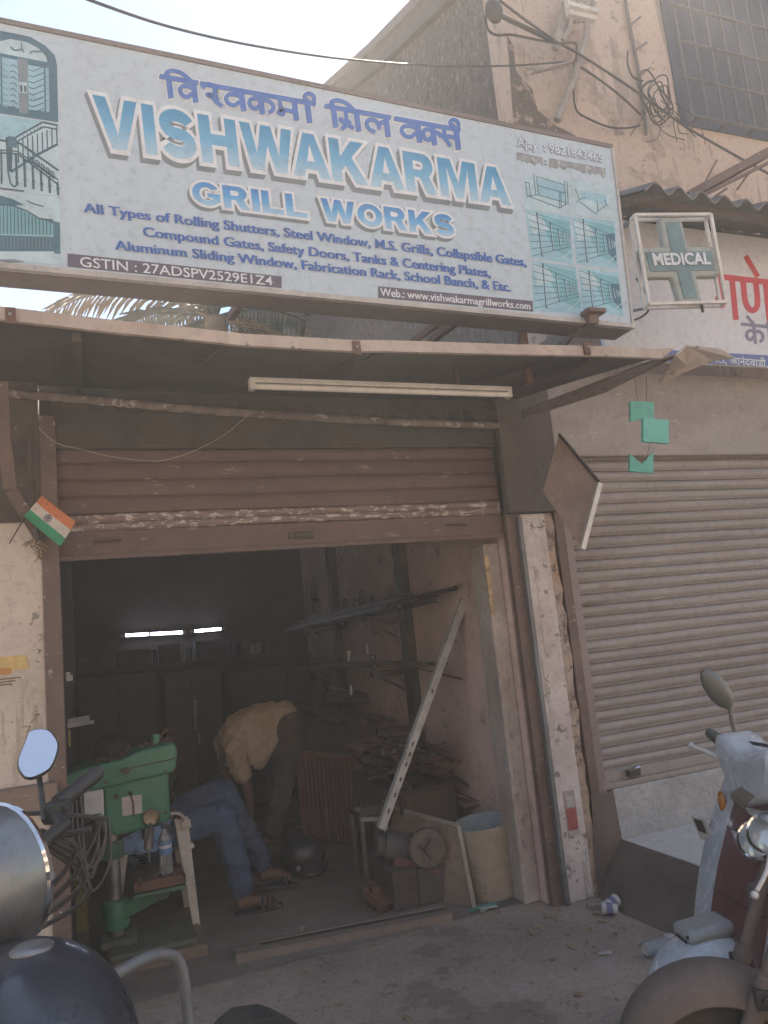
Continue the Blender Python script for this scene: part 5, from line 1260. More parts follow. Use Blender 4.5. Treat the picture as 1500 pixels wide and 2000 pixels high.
b.bar((-.02, y0 + .02, .79), (-.02, y1 - .02, .79), .03, .08); b.build('backrest', m_chr, ch, bevel=.006)
for y in (y0, y1):
    b = MB(); pts = smoothpath([(-.01, y, .68), (.08, y, .63), (.25, y, .625), (.40, y, .635), (.455, y, .60), (.465, y, .54)], 4)
    for i in range(len(pts) - 1): b.bar(pts[i], pts[i + 1], .052, .016, up=(0, 0, 1))
    b.build('armrest', m_chr, ch, bevel=.004)
# ================================================================== people
def limb(b, nodes, n=10, sub=5):
    P = smoothpath([p for p, r in nodes], sub); R = []
    for i in range(len(nodes) - 1):
        for k in range(sub): R.append(nodes[i][1] + (nodes[i + 1][1] - nodes[i][1]) * k / sub)
    R.append(nodes[-1][1]); b.tube(P, R, n)
    for p, r in (nodes[0], nodes[-1]): b.ball(p, r, n)
def hand(b, wrist, dirv, palm_n, s=1., curl=.5, side=1, extra=None):
    d = Vector(dirv).normalized(); n = Vector(palm_n); n = (n - d * n.dot(d)).normalized(); w = d.cross(n) * side
    limb(b, [(wrist, .024 * s), (wrist + d * .03, .027 * s)])
    for k in range(4): limb(b, [(wrist + d * .025 + w * (k - 1.5) * .015 * s, .015 * s), (wrist + d * .085 * s + w * (k - 1.5) * .021 * s, .0125 * s)], 8, 2)
    for k, L in enumerate((.068, .078, .072, .056)):
        c_ = curl if extra is None or k != extra else .1
        p = wrist + d * .085 * s + w * (k - 1.5) * .021 * s; pts = [(p, .0105 * s)]; a = 0
        for j, f in enumerate((.45, .32, .25)):
            a += c_ * (.55 + .25 * j); p = p + (d * math.cos(a) + n * math.sin(a)) * L * f * s; pts.append((p, (.0098 - .001 * j) * s))
        limb(b, pts, 8, 3)
    p = wrist + d * .025 - w * .03 * s; q = p + (d * .7 - w * .55 + n * .35).normalized() * .045 * s; limb(b, [(p, .013 * s), (q, .0115 * s), (q + (d * .95 + n * .35 - w * .1).normalized() * .035 * s, .0095 * s)], 8, 3)
def head(b, c, face, up, s=1.):
    f = Vector(face).normalized(); u = Vector(up); u = (u - f * u.dot(f)).normalized(); w = f.cross(u); Rm = Matrix((f, w, u)).transposed()
    b.ball(c + u * .02 * s, (.095 * s, .076 * s, .10 * s), 18, Rm); b.ball(c + f * .03 * s - u * .055 * s, (.058 * s, .055 * s, .06 * s), 14, Rm)
    b.ball(c + f * .098 * s - u * .012 * s, (.018 * s, .014 * s, .022 * s), 10, Rm); b.ball(c + f * .09 * s + u * .012 * s, (.012 * s, .009 * s, .02 * s), 8, Rm)
    b.ball(c + f * .082 * s - u * .056 * s, (.012 * s, .022 * s, .006 * s), 8, Rm); b.ball(c + f * .081 * s - u * .068 * s, (.012 * s, .02 * s, .007 * s), 8, Rm); b.ball(c + f * .075 * s - u * .095 * s, (.018 * s, .022 * s, .016 * s), 8, Rm)
    for q in (-1, 1):
        b.ball(c + w * .078 * s * q - f * .005 * s - u * .005 * s, (.018 * s, .009 * s, .03 * s), 8, Rm); b.ball(c + f * .078 * s + w * .032 * s * q + u * .03 * s, (.014 * s, .024 * s, .008 * s), 8, Rm)
    return Rm
def remesh(o, vox, it=4):
    r = o.modifiers.new('join', 'REMESH'); r.mode = 'VOXEL'; r.voxel_size = vox; r.use_smooth_shade = True
    s = o.modifiers.new('relax', 'SMOOTH'); s.factor = .5; s.iterations = it
def wrinkle(o, strength, size):
    t = bpy.data.textures.new('folds', 'CLOUDS'); t.noise_scale = size; t.noise_depth = 3
    d = o.modifiers.new('folds', 'DISPLACE'); d.texture = t; d.strength = strength; d.mid_level = .5; d.texture_coords = 'GLOBAL'
V = Vector
m_skin = M('brown_skin', (.135, .068, .042), .6, var=.12, scale=9, bump=.1)
m_hair = M('black_hair', (.016, .014, .013), .6, var=.2, bump=.4)
m_jean = M('blue_denim', (.055, .085, .15), .9, var=.18, scale=9, bump=.3, bscale=110, grime=(.035, .048, .075), gamt=.5, gscale=5)
m_bshirt = M('blue_shirt', (.25, .37, .62), .85, var=.12, scale=7, bump=.2, bscale=70)
m_yshirt = M('cream_shirt', (.56, .455, .34), .88, var=.1, scale=5, bump=.25, bscale=60, grime=(.46, .33, .19), gamt=.5, gscale=3.5)
m_trous = M('grey_brown_trousers', (.115, .092, .080), .9, var=.15, scale=6, bump=.25, grime=(.075, .06, .052), gamt=.5)
m_sand = M('sandal_black', (.03, .03, .03), .6, var=.2)

# ---- seated man
pe, ch_, nk = V((.27, 4.74, .50)), V((.14, 4.74, .74)), V((.085, 4.74, .84))
hd = V((.11, 4.73, .945))
kn1, an1, to1 = V((.68, 4.64, .55)), V((.775, 4.63, .10)), V((.93, 4.625, .035))
kn2, an2, to2 = V((.72, 4.86, .635)), V((.955, 4.90, .145)), V((1.10, 4.93, .06))
shn, shf = V((.06, 4.56, .82)), V((.07, 4.92, .83))
eln, wrn = V((.10, 4.50, .60)), V((.30, 4.53, .655))
elf, wrf = V((.20, 5.0, .86)), V((.325, 4.82, .985))
body = MB()
limb(body, [(pe, .135), (V((.2, 4.74, .62)), .125), (ch_, .135), (V((.09, 4.74, .82)), .11)], 14)
limb(body, [(shn, .055), (V((.08, 4.74, .84)), .07), (shf, .055)])
limb(body, [(nk, .058), (hd - V((0, 0, .07)), .054)]); Rm = head(body, hd, (1, -.15, -.1), (.1, 0, 1))
for hipy, kn, an, to in ((4.66, kn1, an1, to1), (4.84, kn2, an2, to2)):
    limb(body, [(V((.29, hipy, .50)), .088), (kn, .058)]); limb(body, [(kn, .056), (kn.lerp(an, .35), .056), (an, .036)])
    limb(body, [(an - V((.02, 0, .03)), .036), (an + V((.05, 0, -.035)), .034), (to, .026)], 10)
    b0 = (to - an); sdv = V((0, 1, 0))
    for k in range(5): limb(body, [(to + sdv * (k - 2) * .016, .012), (to + (to - an).normalized() * (.035 - .004 * k) + sdv * (k - 2) * .018 - V((0, 0, .004)), .009)], 7, 2)
limb(body, [(shn, .05), (eln, .04), (wrn, .027)]); hand(body, wrn, (1, .1, -.1), (0, 0, -1), 1., .6)
limb(body, [(shf, .05), (elf, .04), (wrf, .027)]); hand(body, wrf, (.55, -.2, .55), (.6, .1, -.5), 1., .75, 1, extra=0)
man = body.build('person', m_skin, weld=False, label='man in a blue shirt and jeans slumped in the plastic chair behind the drill', cat='person'); remesh(man, .0065, 3)
ORG[man.name] = V((0, 0, 0))
b = MB()
limb(b, [(pe + V((-.02, 0, .02)), .165), (V((.2, 4.74, .62)), .155), (ch_, .16), (V((.09, 4.74, .82)), .125)], 16)
limb(b, [(shn, .075), (V((.08, 4.74, .83)), .09), (shf, .075)]); limb(b, [(shn, .075), (shn.lerp(eln, .75), .068)]); limb(b, [(shf, .075), (shf.lerp(elf, .75), .066)])
limb(b, [(V((.12, 4.60, .50)), .07), (V((.34, 4.60, .50)), .06)]); limb(b, [(V((.36, 4.60, .60)), .05), (V((.30, 4.60, .52)), .07)])
o = b.build('shirt', m_bshirt, man, weld=False); remesh(o, .011, 3); wrinkle(o, .05, .05)
b = MB()
for hipy, kn, an in ((4.66, kn1, an1), (4.84, kn2, an2)):
    limb(b, [(V((.26, hipy, .50)), .115), (kn.lerp(V((.27, hipy, .5)), .4), .095), (kn, .078)], 14); limb(b, [(kn, .078), (kn.lerp(an, .5), .074), (an - (an - kn) * .10, .062)], 14)
limb(b, [(pe, .15), (V((.3, 4.74, .5)), .13)], 14)
o = b.build('jeans', m_jean, man, weld=False); remesh(o, .011, 3); wrinkle(o, .04, .05)
b = MB(); b.ball(hd + V((-.015, 0, .035)), (.105, .086, .098), 16, Rm); o = b.build('hair', m_hair, man, smooth=True)
b = MB()
for q in (-1, 1): b.ball(hd + Rm @ V((.083, .032 * q, .014)), (.01, .014, .008), 8, Rm)
b.build('eye', M('eye_white', (.5, .48, .45), .3, bump=0), man, smooth=True)
for an, to, lab in ((an1, to1, 'black sandal on the near foot of the seated man, flat on the floor'), (an2, to2, 'black sandal on the far raised foot of the seated man')):
    b = MB(); d = (to - an); d.z = 0; d.normalize(); sd2 = V((-d.y, d.x, 0)); pitch = (to.z - an.z + .055) * .5
    cl = [(an - d * .065, .034), (an + d * .0, .036), (an + d * .08, .04), (to, .046), (to + d * .055, .03)]
    top_, bot_ = [], []
    zf = lambda t: (an.z - .085) + (to.z - .04 - (an.z - .085)) * t
    for i, (p, w2) in enumerate(cl): top_.append((p, w2, max(.018, zf(i / 4))))
    L_p = [V((p.x, p.y, z)) + sd2 * w2 for p, w2, z in top_]; R_p = [V((p.x, p.y, z)) - sd2 * w2 for p, w2, z in top_]
    b.poly(L_p + R_p[::-1], (0, 0, -.018))
    for t, hh in ((.45, .062), (.65, .055), (.85, .042)):
        p = an.lerp(to, t + .15); z0_ = max(.018, zf(t)); r0_ = .046
        b.tube([V((p.x, p.y, z0_)) + sd2 * r0_ * math.cos(a) + V((0, 0, hh * math.sin(a))) for a in [math.pi * k / 10 for k in range(11)]], .0085, 6)
    b.build('sandal', m_sand, man, smooth=30)

# ---- bending man
h_ = V((1.43, 6.12, .86)); sh1, sh2 = V((.97, 5.94, .74)), V((.97, 6.30, .75)); k1, k2 = V((1.36, 6.0, .45)), V((1.40, 6.27, .46)); a1, a2 = V((1.245, 5.98, .08)), V((1.33, 6.30, .08))
t1, t2 = V((1.10, 5.95, .03)), V((1.18, 6.27, .03)); hb_ = V((.93, 6.1, .49))
body = MB()
limb(body, [(h_, .135), (V((1.25, 6.12, .875)), .125), (V((1.08, 6.12, .82)), .135), (V((.98, 6.12, .75)), .10)], 14)
limb(body, [(sh1, .055), (V((.98, 6.12, .76)), .075), (sh2, .055)]); limb(body, [(V((.955, 6.12, .70)), .056), (hb_ + V((.0, .0, .07)), .052)]); Rm = head(body, hb_, (.75, -.2, -.7), (-.7, 0, -.7))
for hy, k_, a_, t_ in ((6.02, k1, a1, t1), (6.22, k2, a2, t2)):
    limb(body, [(V((1.42, hy, .82)), .09), (k_, .056)]); limb(body, [(k_, .054), (k_.lerp(a_, .35), .056), (a_, .036)]); limb(body, [(a_ + V((.03, 0, -.04)), .036), (a_ + V((-.06, 0, -.04)), .033), (t_, .026)])
    for k in range(5): limb(body, [(t_ + V((0, (k - 2) * .016, 0)), .011), (t_ + V((-.032 + .004 * k, (k - 2) * .018, -.006)), .0085)], 7, 2)
e1_, w1_ = V((1.06, 5.90, .45)), V((1.06, 5.93, .20)); e2_, w2_ = V((1.02, 6.33, .46)), V((1.0, 6.24, .21))
limb(body, [(sh1, .05), (e1_, .039), (w1_, .026)]); hand(body, w1_, (0, .05, -1), (-1, .2, 0), 1., .5)
limb(body, [(sh2, .05), (e2_, .039), (w2_, .026)]); hand(body, w2_, (0, -.1, -1), (-1, -.2, 0), 1., .5, -1)
man2 = body.build('person', m_skin, weld=False, label='man in a cream shirt and dark trousers bending double to the floor', cat='person'); remesh(man2, .0075, 3)
ORG[man2.name] = V((0, 0, 0))
b = MB()
limb(b, [(V((1.41, 6.12, .885)), .145), (V((1.25, 6.12, .875)), .155), (V((1.08, 6.12, .82)), .165), (V((.99, 6.12, .76)), .125)], 16)
limb(b, [(sh1, .08), (V((.98, 6.12, .77)), .095), (sh2, .08)]); limb(b, [(sh1, .078), (sh1.lerp(e1_, .62), .075)]); limb(b, [(sh2, .078), (sh2.lerp(e2_, .62), .075)])
limb(b, [(V((1.12, 6.02, .70)), .07), (V((1.17, 6.0, .60)), .05)]); limb(b, [(V((1.28, 6.02, .76)), .08), (V((1.2, 6.0, .62)), .05)])
o = b.build('shirt', m_yshirt, man2, weld=False); remesh(o, .012, 3); wrinkle(o, .055, .06)
b = MB(); limb(b, [(h_, .15), (V((1.38, 6.12, .84)), .13)], 14)
for hy, k_, a_ in ((6.02, k1, a1), (6.22, k2, a2)):
    limb(b, [(V((1.43, hy, .83)), .115), (k_.lerp(V((1.43, hy, .83)), .45), .098), (k_, .082)], 14); limb(b, [(k_, .082), (k_.lerp(a_, .5), .078), (a_ + V((0, 0, .03)), .072)], 14)
o = b.build('trousers', m_trous, man2, weld=False); remesh(o, .012, 3); wrinkle(o, .045, .06)
b = MB(); b.ball(hb_ + Rm @ V((-.015, 0, .035)), (.104, .085, .095), 16, Rm); b.build('hair', M('greying_hair', (.06, .055, .052), .7, var=.3, bump=.4), man2, smooth=True)
b = MB(); b.box((1.04, 6.02, .045), (.16, .10, .09), Euler((0, 0, .4))); b.cyl((1.1, 6.0, .095), (1.0, 6.1, .095), .025, n=10)
b.build('small_vice', m_steel, bevel=.006, label='small steel vice on the floor under the bending man', cat='vice')
for i, (px, py, lab) in enumerate(((565, 1608, 'bright crumpled foil scrap on the floor behind the helmet'), (588, 1618, 'second bright foil scrap nearer the helmet'), (662, 1640, 'tiny white scrap on the floor below the grille panels'))):
    p = at(px, py, z=.01); b = MB(); random.seed(40 + i)
    for k in range(4): b.ball(p + V((jit(.03), jit(.03), .012)), (.03, .012, .01), 6, Euler((jit(1), jit(1), jit(3))).to_matrix())
    b.build('foil_scrap', m_alu, label=lab, cat='scrap')
# ================================================================== motorcycles and scooter
def wheel(par, x, r, w, rim_r, mat_rim=m_steel, spokes=10):
    wb = MB(); wb.lathe((x, -w / 2, r), (0, 1, 0), [(rim_r, 0), (r * .93, .0), (r * .985, w * .2), (r, w * .5), (r * .985, w * .8), (r * .93, w), (rim_r, w)], 40, cap=False)
    wo = wb.build('wheel', m_rubber, par, smooth=True)
    wb = MB(); wb.lathe((x, -w * .42, r), (0, 1, 0), [(rim_r * .93, 0), (rim_r * 1.01, 0), (rim_r * .97, w * .42), (rim_r * 1.01, w * .84), (rim_r * .93, w * .84)], 40, cap=False)
    wb.lathe((x, -w * .5, r), (0, 1, 0), [(.02, 0), (.04, .01), (.04, w - .01), (.02, w)], 16)
    for k in range(spokes):
        a = 2 * math.pi * k / spokes; wb.bar((x, 0, r), (x + rim_r * .96 * math.cos(a), 0, r + rim_r * .96 * math.sin(a)), .014 if spokes < 12 else .004, .02 if spokes < 12 else .004, up=(0, 1, 0))
    wb.build('rim', mat_rim, wo, smooth=True)
def guard(par, name, x, r, zc, w, a0, a1, mat, drop=.025, th=.006):
    b = MB(); n = 18
    def g(u, v, q=0.):
        a = rad(a0 + (a1 - a0) * u); s = (v - .5) * 2; rr = r - drop * s * s * abs(s) + q
        return Vector((x + rr * math.cos(a), s * w / 2 * (1 - .25 * abs(2 * u - 1) ** 4), zc + rr * math.sin(a)))
    b.grid(lambda u, v: g(u, v), n, 10); b.grid(lambda u, v: g(u, v, -th), n, 10)
    for e in (0., 1.):
        b.grid(lambda u, v: g(u, e, -th * v), n, 1); b.grid(lambda u, v: g(e, u, -th * v), 10, 1)
    return b.build(name, mat, par, smooth=True)
def mirror(par, base, top, size, face, mat=m_black, tilt=0.):
    b = MB(); base, top = Vector(base), Vector(top); f = Vector(face).normalized(); b.tube(smoothpath([base, base.lerp(top, .5) + Vector((0, 0, .01)) - f * .02, top - f * .03, top - f * .03 + Vector((0, 0, .02))], 5), .006, 8)
    up = Vector((0, 0, 1)); w = up.cross(f).normalized(); u = f.cross(w); c_ = top + u * size[1] * .55
    if tilt:
        w, u = w * math.cos(tilt) + u * math.sin(tilt), u * math.cos(tilt) - w * math.sin(tilt)
    oct_ = [(-.4, 1), (.5, .95), (.97, .27), (.76, -.34), (.45, -.75), (-.55, -.98), (-1, -.3), (-.55, .6)][::-1]
    for _ in range(2): oct_ = [q for i in range(len(oct_)) for q in (tuple(.78 * a + .22 * c for a, c in zip(oct_[i], oct_[(i + 1) % len(oct_)])), tuple(.22 * a + .78 * c for a, c in zip(oct_[i], oct_[(i + 1) % len(oct_)])))]
    nn = len(oct_)
    ring = lambda s, d: [c_ + w * x * size[0] * s + u * y * size[1] * s + f * d for x, y in oct_]
    A, B_, Cc = ring(.94, .006), ring(1., 0), ring(.72, -.035)
    b.add(A + B_ + Cc, [(i, (i + 1) % nn, nn + (i + 1) % nn, nn + i) for i in range(nn)] + [(nn + i, nn + (i + 1) % nn, 2 * nn + (i + 1) % nn, 2 * nn + i) for i in range(nn)] + [tuple(range(3 * nn - 1, 2 * nn - 1, -1))])
    o = b.build('mirror', mat, par, smooth=True)
    b = MB(); b.face(ring(.93, .0055)); g = b.build('mirror_glass', m_mirror, o)
m_mirror = M('mirror_silver', (.92, .93, .94), .03, 1., var=0, bump=0)
m_tank = M('midnight_blue_paint', (.016, .022, .034), .33, .0, var=.1, bump=.0, coat=.35, grime=(.075, .075, .08), gamt=.45, gscale=5)
m_silver = M('silver_paint', (.21, .225, .23), .42, .7, var=.06, bump=.0, coat=.5, grime=(.22, .215, .20), gamt=.4)
m_eng = M('engine_alloy', (.22, .21, .20), .5, .6, var=.2, grime=(.08, .07, .06), gamt=.6)
m_seat = M('seat_vinyl', (.035, .035, .037), .55, var=.15, bump=.25, bscale=90)
m_lens = M('lamp_glass', (.50, .54, .56), .08, .35, var=.06, bump=0, coat=.6)
m_amber = M('amber_lens', (.45, .17, .03), .25, var=.1, bump=0)

def bike(name, label, loc, rz, paint, sc=1., fx=.64):
    t = thing(name, label, 'motorcycle', loc, rotz=rz); t.scale = (sc, sc, sc)
    wheel(t, fx, .30, .085 if fx < .7 else .11, .215 if fx < .7 else .15); wheel(t, -.62, .30, .10, .215)
    guard(t, 'rear_mudguard', -.62, .335, .30, .15, 20, 185, m_black)
    b = MB()                                  # tank
    def tk(u, v):
        x = -.10 + .50 * u; a = 2 * math.pi * v; wv = .150 * (math.sin(math.pi * min(.97, .18 + .8 * u)) ** .55) * (.72 + .5 * u * (1.25 - u)); h = .125 * (.55 + .75 * math.sin(math.pi * min(1, .15 + .75 * u)))
        cy_, sy_ = math.cos(a), math.sin(a)
        return Vector((x, wv * math.copysign(abs(cy_) ** .75, cy_), .745 + .03 * u + (h if sy_ > 0 else .09) * math.copysign(abs(sy_) ** .8, sy_)))
    b.grid(tk, 22, 28); b.face([tk(0, k / 28) for k in range(28)]); b.face([tk(1, k / 28) for k in range(28)]); b.build('tank', paint, t, smooth=50)
    b = MB(); b.lathe((.17, 0, .913), (0, 0, 1), [(.034, 0), (.034, .010), (.028, .014), (.01, .015)], 20); b.build('filler_cap', m_steel, t, smooth=True)
    for s in (-1, 1):                          # knee pads and side shrouds
        b = MB(); b.poly([(.10, s * .140, .70), (.30, s * .150, .74), (.44, s * .15, .70), (.36, s * .15, .60), (.15, s * .14, .62)], (0, s * .035, 0)); b.build('tank_shroud', paint, t, bevel=.012)
        b = MB(); b.poly([(-.5, s * .11, .62), (-.12, s * .12, .64), (-.14, s * .12, .48), (-.34, s * .11, .50)], (0, s * .025, 0)); b.build('side_panel', paint, t, bevel=.01)
        b = MB(); b.tube(smoothpath([(-.30, s * .09, .34), (-.5, s * .14, .36), (-.62, s * .14, .30)], 4), .014, 8); b.build('swing_arm', m_black, t, smooth=True)
        b = MB(); b.cyl((-.40, s * .13, .62), (-.56, s * .13, .36), .024, n=12); b.build('shock_absorber', m_chrome, t, smooth=True)
    b = MB()
    def st_(u, v):
        x = -.78 + .72 * u; a = 2 * math.pi * v; c_, s_ = math.cos(a), math.sin(a); wv = .115 + .03 * math.sin(u * 3) - .045 * u * u; return Vector((x, wv * math.copysign(abs(c_) ** .6, c_), .785 - .05 * u * (1 - u) * 2 + .05 * math.copysign(abs(s_) ** .7, s_) + .05 * (1 - u) ** 2))
    b.grid(st_, 18, 24); b.face([st_(0, k / 24) for k in range(24)]); b.face([st_(1, k / 24) for k in range(24)]); b.build('seat', m_seat, t, smooth=50)
    b = MB(); b.bx(-.1, .22, -.10, .10, .26, .44); b.bar((.12, 0, .42), (.24, 0, .66), .15, .15); b.build('engine', m_eng, t, bevel=.02)
    b = MB()
    for k in range(6): b.box((.14 + .02 * k, 0, .46 + .035 * k), (.16, .19, .008), Euler((0, .45, 0)))
    for s in (-1, 1): b.lathe((.04, s * .10, .35), (0, s, 0), [(.10, 0), (.098, .02), (.07, .035), (.02, .037)], 22)
    b.build('cooling_fin', m_eng, t)
    b = MB(); b.tube(smoothpath([(.26, -.04, .58), (.36, -.08, .50), (.30, -.12, .28), (.05, -.14, .22), (-.25, -.15, .24)], 5), .02, 10); b.tube([(-.2, -.15, .24), (-.28, -.155, .25), (-.85, -.17, .36), (-.88, -.17, .365)], [.025, .045, .045, .03], 14); b.build('exhaust', m_chrome, t, smooth=True)
    b = MB(); b.tube([(.36, 0, .86), (.30, 0, .62), (.26, 0, .30), (-.2, 0, .28), (-.35, 0, .55)], .02, 8); b.tube([(.34, 0, .84), (-.1, 0, .68), (-.75, 0, .70)], .02, 8); b.build('frame', m_black, t, smooth=True)
    b = MB()                                  # leg guard
    b.tube(smoothpath([(.36, 0, .72), (.42, -.20, .74), (.46, -.33, .735), (.47, -.385, .66), (.40, -.34, .38), (.28, -.14, .28)], 6), .0125, 10); b.tube(smoothpath([(.36, 0, .72), (.42, .20, .74), (.46, .33, .735), (.47, .385, .66), (.40, .34, .38), (.28, .14, .28)], 6), .0125, 10); b.build('leg_guard', m_greysteel, t, smooth=True)
    b = MB(); b.bx(-.93, -.84, -.06, .06, .66, .72); b.build('tail_lamp', M('tail_red', (.35, .02, .02), .3, bump=0), t, bevel=.01)
    b = MB(); b.tube([(0, -.12, .26), (-.02, -.30, .25)], .012, 8); b.tube([(0, .12, .26), (-.02, .30, .25)], .012, 8); b.tube([(-.05, .13, .27), (-.12, .26, .0)], .011, 8); b.build('foot_peg', m_black, t)
    return t
def steering(t, lamp_r=.10, lamp_mat=m_silver, mir=True):
    for s in (-1, 1):
        b = MB(); b.cyl((.64, s * .075, .30), (.50, s * .085, .66), .024, n=12); b.cyl((.50, s * .085, .66), (.40, s * .09, .96), .017, n=12); b.build('fork_leg', m_steel, t, smooth=True)
        b = MB(); b.tube([(.36, s * .18, 1.045), (.43, s * .24, 1.06), (.395, s * .37, 1.12)], .0125, 10); b.tube([(.428, s * .255, 1.072), (.397, s * .36, 1.115)], .0185, 12); b.build('grip', m_black, t, smooth=True)
        b = MB(); b.tube(smoothpath([(.42, s * .22, 1.05), (.48, s * .27, 1.05), (.46, s * .34, 1.085), (.44, s * .375, 1.10)], 4), .006, 8); b.ball((.44, s * .377, 1.10), .011, 8); b.build('lever', m_alu, t, smooth=True)
        if mir: mirror(t, (.30, s * .22, 1.05), (.29, s * .30, 1.17), (.052, .078), (-1, s * -.05, .32), tilt=-s * .35)
        b = MB(); b.ball((.50, s * .17, .90), (.04, .03, .03), 10); b.cyl((.47, s * .08, .90), (.5, s * .15, .9), .008, n=8); b.build('indicator', m_amber, t, smooth=True)
    b = MB(); b.tube(smoothpath([(.36, -.19, 1.045), (.36, -.12, 1.03), (.36, 0, .99), (.36, .12, 1.03), (.36, .19, 1.045)], 6), .0125, 10); b.bx(.35, .40, -.08, .08, .93, .955); b.build('handlebar', m_black, t, smooth=True)
    LA = (-.28, -.96, .05) if lamp_r > .12 else (1, 0, .05)
    LC = Vector((.40 + .06 * (lamp_r > .12), .075 * (lamp_r > .12), .93 + .045 * (lamp_r > .12)))
    b = MB(); b.lathe(LC, LA, [(.02, -.06), (lamp_r * .5, -.045), (lamp_r * .8, .0), (lamp_r * .95, .06), (lamp_r, .12), (lamp_r, .15)], 28, cap=False); b.build('headlamp', lamp_mat, t, smooth=True)
    b = MB(); b.lathe(LC, LA, [(lamp_r * 1.005, .150), (lamp_r * 1.03, .156), (lamp_r * 1.0, .166), (lamp_r * .95, .165)], 28, cap=False); b.build('headlamp_rim', m_chrome, t, smooth=True)
    b = MB(); b.lathe(LC, LA, [(lamp_r * .95, .16), (lamp_r * .6, .18), (.001, .186)], 28, cap=False); b.build('headlamp_glass', m_lens, t, smooth=True)
    for s in (-1, 1):
        b = MB(); b.lathe((.40, s * .055, .985), (-.45, 0, .9), [(.048, -.05), (.052, 0), (.05, .012), (.044, .013)], 22); b.build('gauge', m_black, t, smooth=True)
        b = MB(); b.lathe((.40, s * .055, .985), (-.45, 0, .9), [(.044, .0135), (.001, .0145)], 22, cap=False); b.build('gauge_face', m_lens, t, smooth=True)
    b = MB()
    for s in (-1, 1): b.tube(smoothpath([(.31, s * .2, 1.03), (.45, s * .16, 1.0), (.48, s * .10, .90), (.42, s * .05, .80)], 5), .006, 6); b.tube(smoothpath([(.30, s * .24, 1.04), (.50, s * .20, 1.06), (.54, s * .1, .95), (.44, s * .03, .82)], 5), .005, 6)
    b.build('control_cable', m_cable, t, smooth=True)
    guard(t, 'front_mudguard', .64, .33, .30, .13, 25, 165, m_black)

def turn(px_, ang): return Matrix.Translation((px_, 0, 0)) @ Matrix.Rotation(ang, 4, 'Z') @ Matrix.Translation((-px_, 0, 0))
hx = rad(108)
hdv = Vector((math.cos(hx), math.sin(hx), 0))
mb1 = bike('motorcycle', 'dark blue motorcycle at the left edge facing the workshop with a bright octagonal mirror', Vector((-.055, 1.43, 0)), hx, m_tank, 1.09)
XF = turn(.36, rad(38))
steering(mb1, .132, m_silver, False)
mirror(mb1, (.42, -.20, 1.05), (.465, -.245, 1.15), (.047, .064), (-.49, .68, .55))
lc = Vector((.46, .075, .975))
b = MB(); b.lathe(lc + Vector((.05, -.02, -.02)) + Vector((-.125, -.06, .03)), (-.8, -.5, .35), [(.028, 0), (.03, .012), (.026, .018), (.001, .02)], 18); b.build('side_knob', m_darksteel, mb1, smooth=True)
for q in range(4):
    b = MB(); b.tube(smoothpath([(.40 + .015 * q, -.16, 1.04), (.36, -.22 - .015 * q, .98 - .03 * q), (.46 + .02 * q, -.16 - .02 * q, .86 - .02 * q), (.50, -.06, .80)], 6), .0055, 6); b.build('control_cable', m_cable, mb1, smooth=True)
b = MB(); b.box((.415, -.235, 1.06), (.04, .05, .045)); b.box((.39, -.235, 1.065), (.012, .02, .012)); b.build('switch_block', m_black, mb1, bevel=.006)
XF = None
# ---- motorcycle at the right edge, facing left
h2 = rad(150); d2 = Vector((math.cos(h2), math.sin(h2), 0)); o2 = Vector((1.545, 1.83, 0)) - d2 * .74 * .84
mb2 = bike('motorcycle', 'dusty brown motorcycle at the bottom right edge with a wide front mudguard', o2, h2, M('dusty_maroon_paint', (.07, .035, .03), .4, var=.2, coat=.4, grime=(.13, .105, .09), gamt=.6), .84, fx=.74)
m_dust = M('dusty_mudguard', (.125, .095, .08), .7, var=.12, scale=4, bump=.1, grime=(.17, .14, .12), gamt=.6, gscale=5)
guard(mb2, 'front_mudguard', .74, .328, .295, .22, 15, 160, m_dust, drop=.085)
for s in (-1, 1):
    b = MB(); b.cyl((.74, s * .10, .30), (.58, s * .11, .62), .03, n=14); b.cyl((.58, s * .11, .62), (.40, s * .115, 1.03), .021, n=14); b.build('fork_leg', m_dust, mb2, smooth=True)
    b = MB(); b.box((.60, s * .12, .56), (.07, .05, .06)); b.cyl((.60, s * .10, .56), (.60, s * .16, .56), .018, n=10); b.build('fork_clamp', m_black, mb2, bevel=.006)
b = MB(); b.grid(lambda u, v: Vector((.36 + .20 * math.sin(v * 2.2), (u - .5) * .24 * (1 - .35 * v), 1.02 + .12 * v)), 12, 8); b.build('fairing', M('olive_fairing', (.085, .08, .055), .35, var=.15, coat=.4), mb2, smooth=True)
for s in (-1, 1):
    c_ = Vector((.50, s * .07, .995 + .03 * s)); ax_ = Vector((.5, .55, .5))
    b = MB(); b.lathe(c_, ax_, [(.03, -.09), (.058, -.05), (.064, 0), (.069, .006), (.064, .014), (.058, .01)], 26, cap=False); b.build('headlamp_bowl', m_chrome, mb2, smooth=True)
    b = MB(); b.lathe(c_, ax_, [(.058, .008), (.04, .018), (.001, .022)], 26, cap=False); b.build('headlamp_glass', m_lens, mb2, smooth=True)
b = MB(); b.tube(smoothpath([(.34, .10, .98), (.28, .25, 1.0), (.18, .36, .97)], 5), .0125, 10); b.tube([(.23, .31, .985), (.16, .385, .96)], .018, 10); b.build('handlebar', m_black, mb2, smooth=True)
Lw = Matrix.Translation(o2) @ Matrix.Rotation(h2, 4, 'Z') @ Matrix.Scale(.84, 4)
Li = Lw.inverted()
b = MB(); b.tube(smoothpath([Li @ at(1505, 1660, y=1.62), Li @ at(1498, 1700, y=1.62), Li @ at(1478, 1740, y=1.62)], 5), .007, 8); b.ball(Li @ at(1474, 1748, y=1.62), .013, 10); b.build('lever', m_alu, mb2, smooth=True)

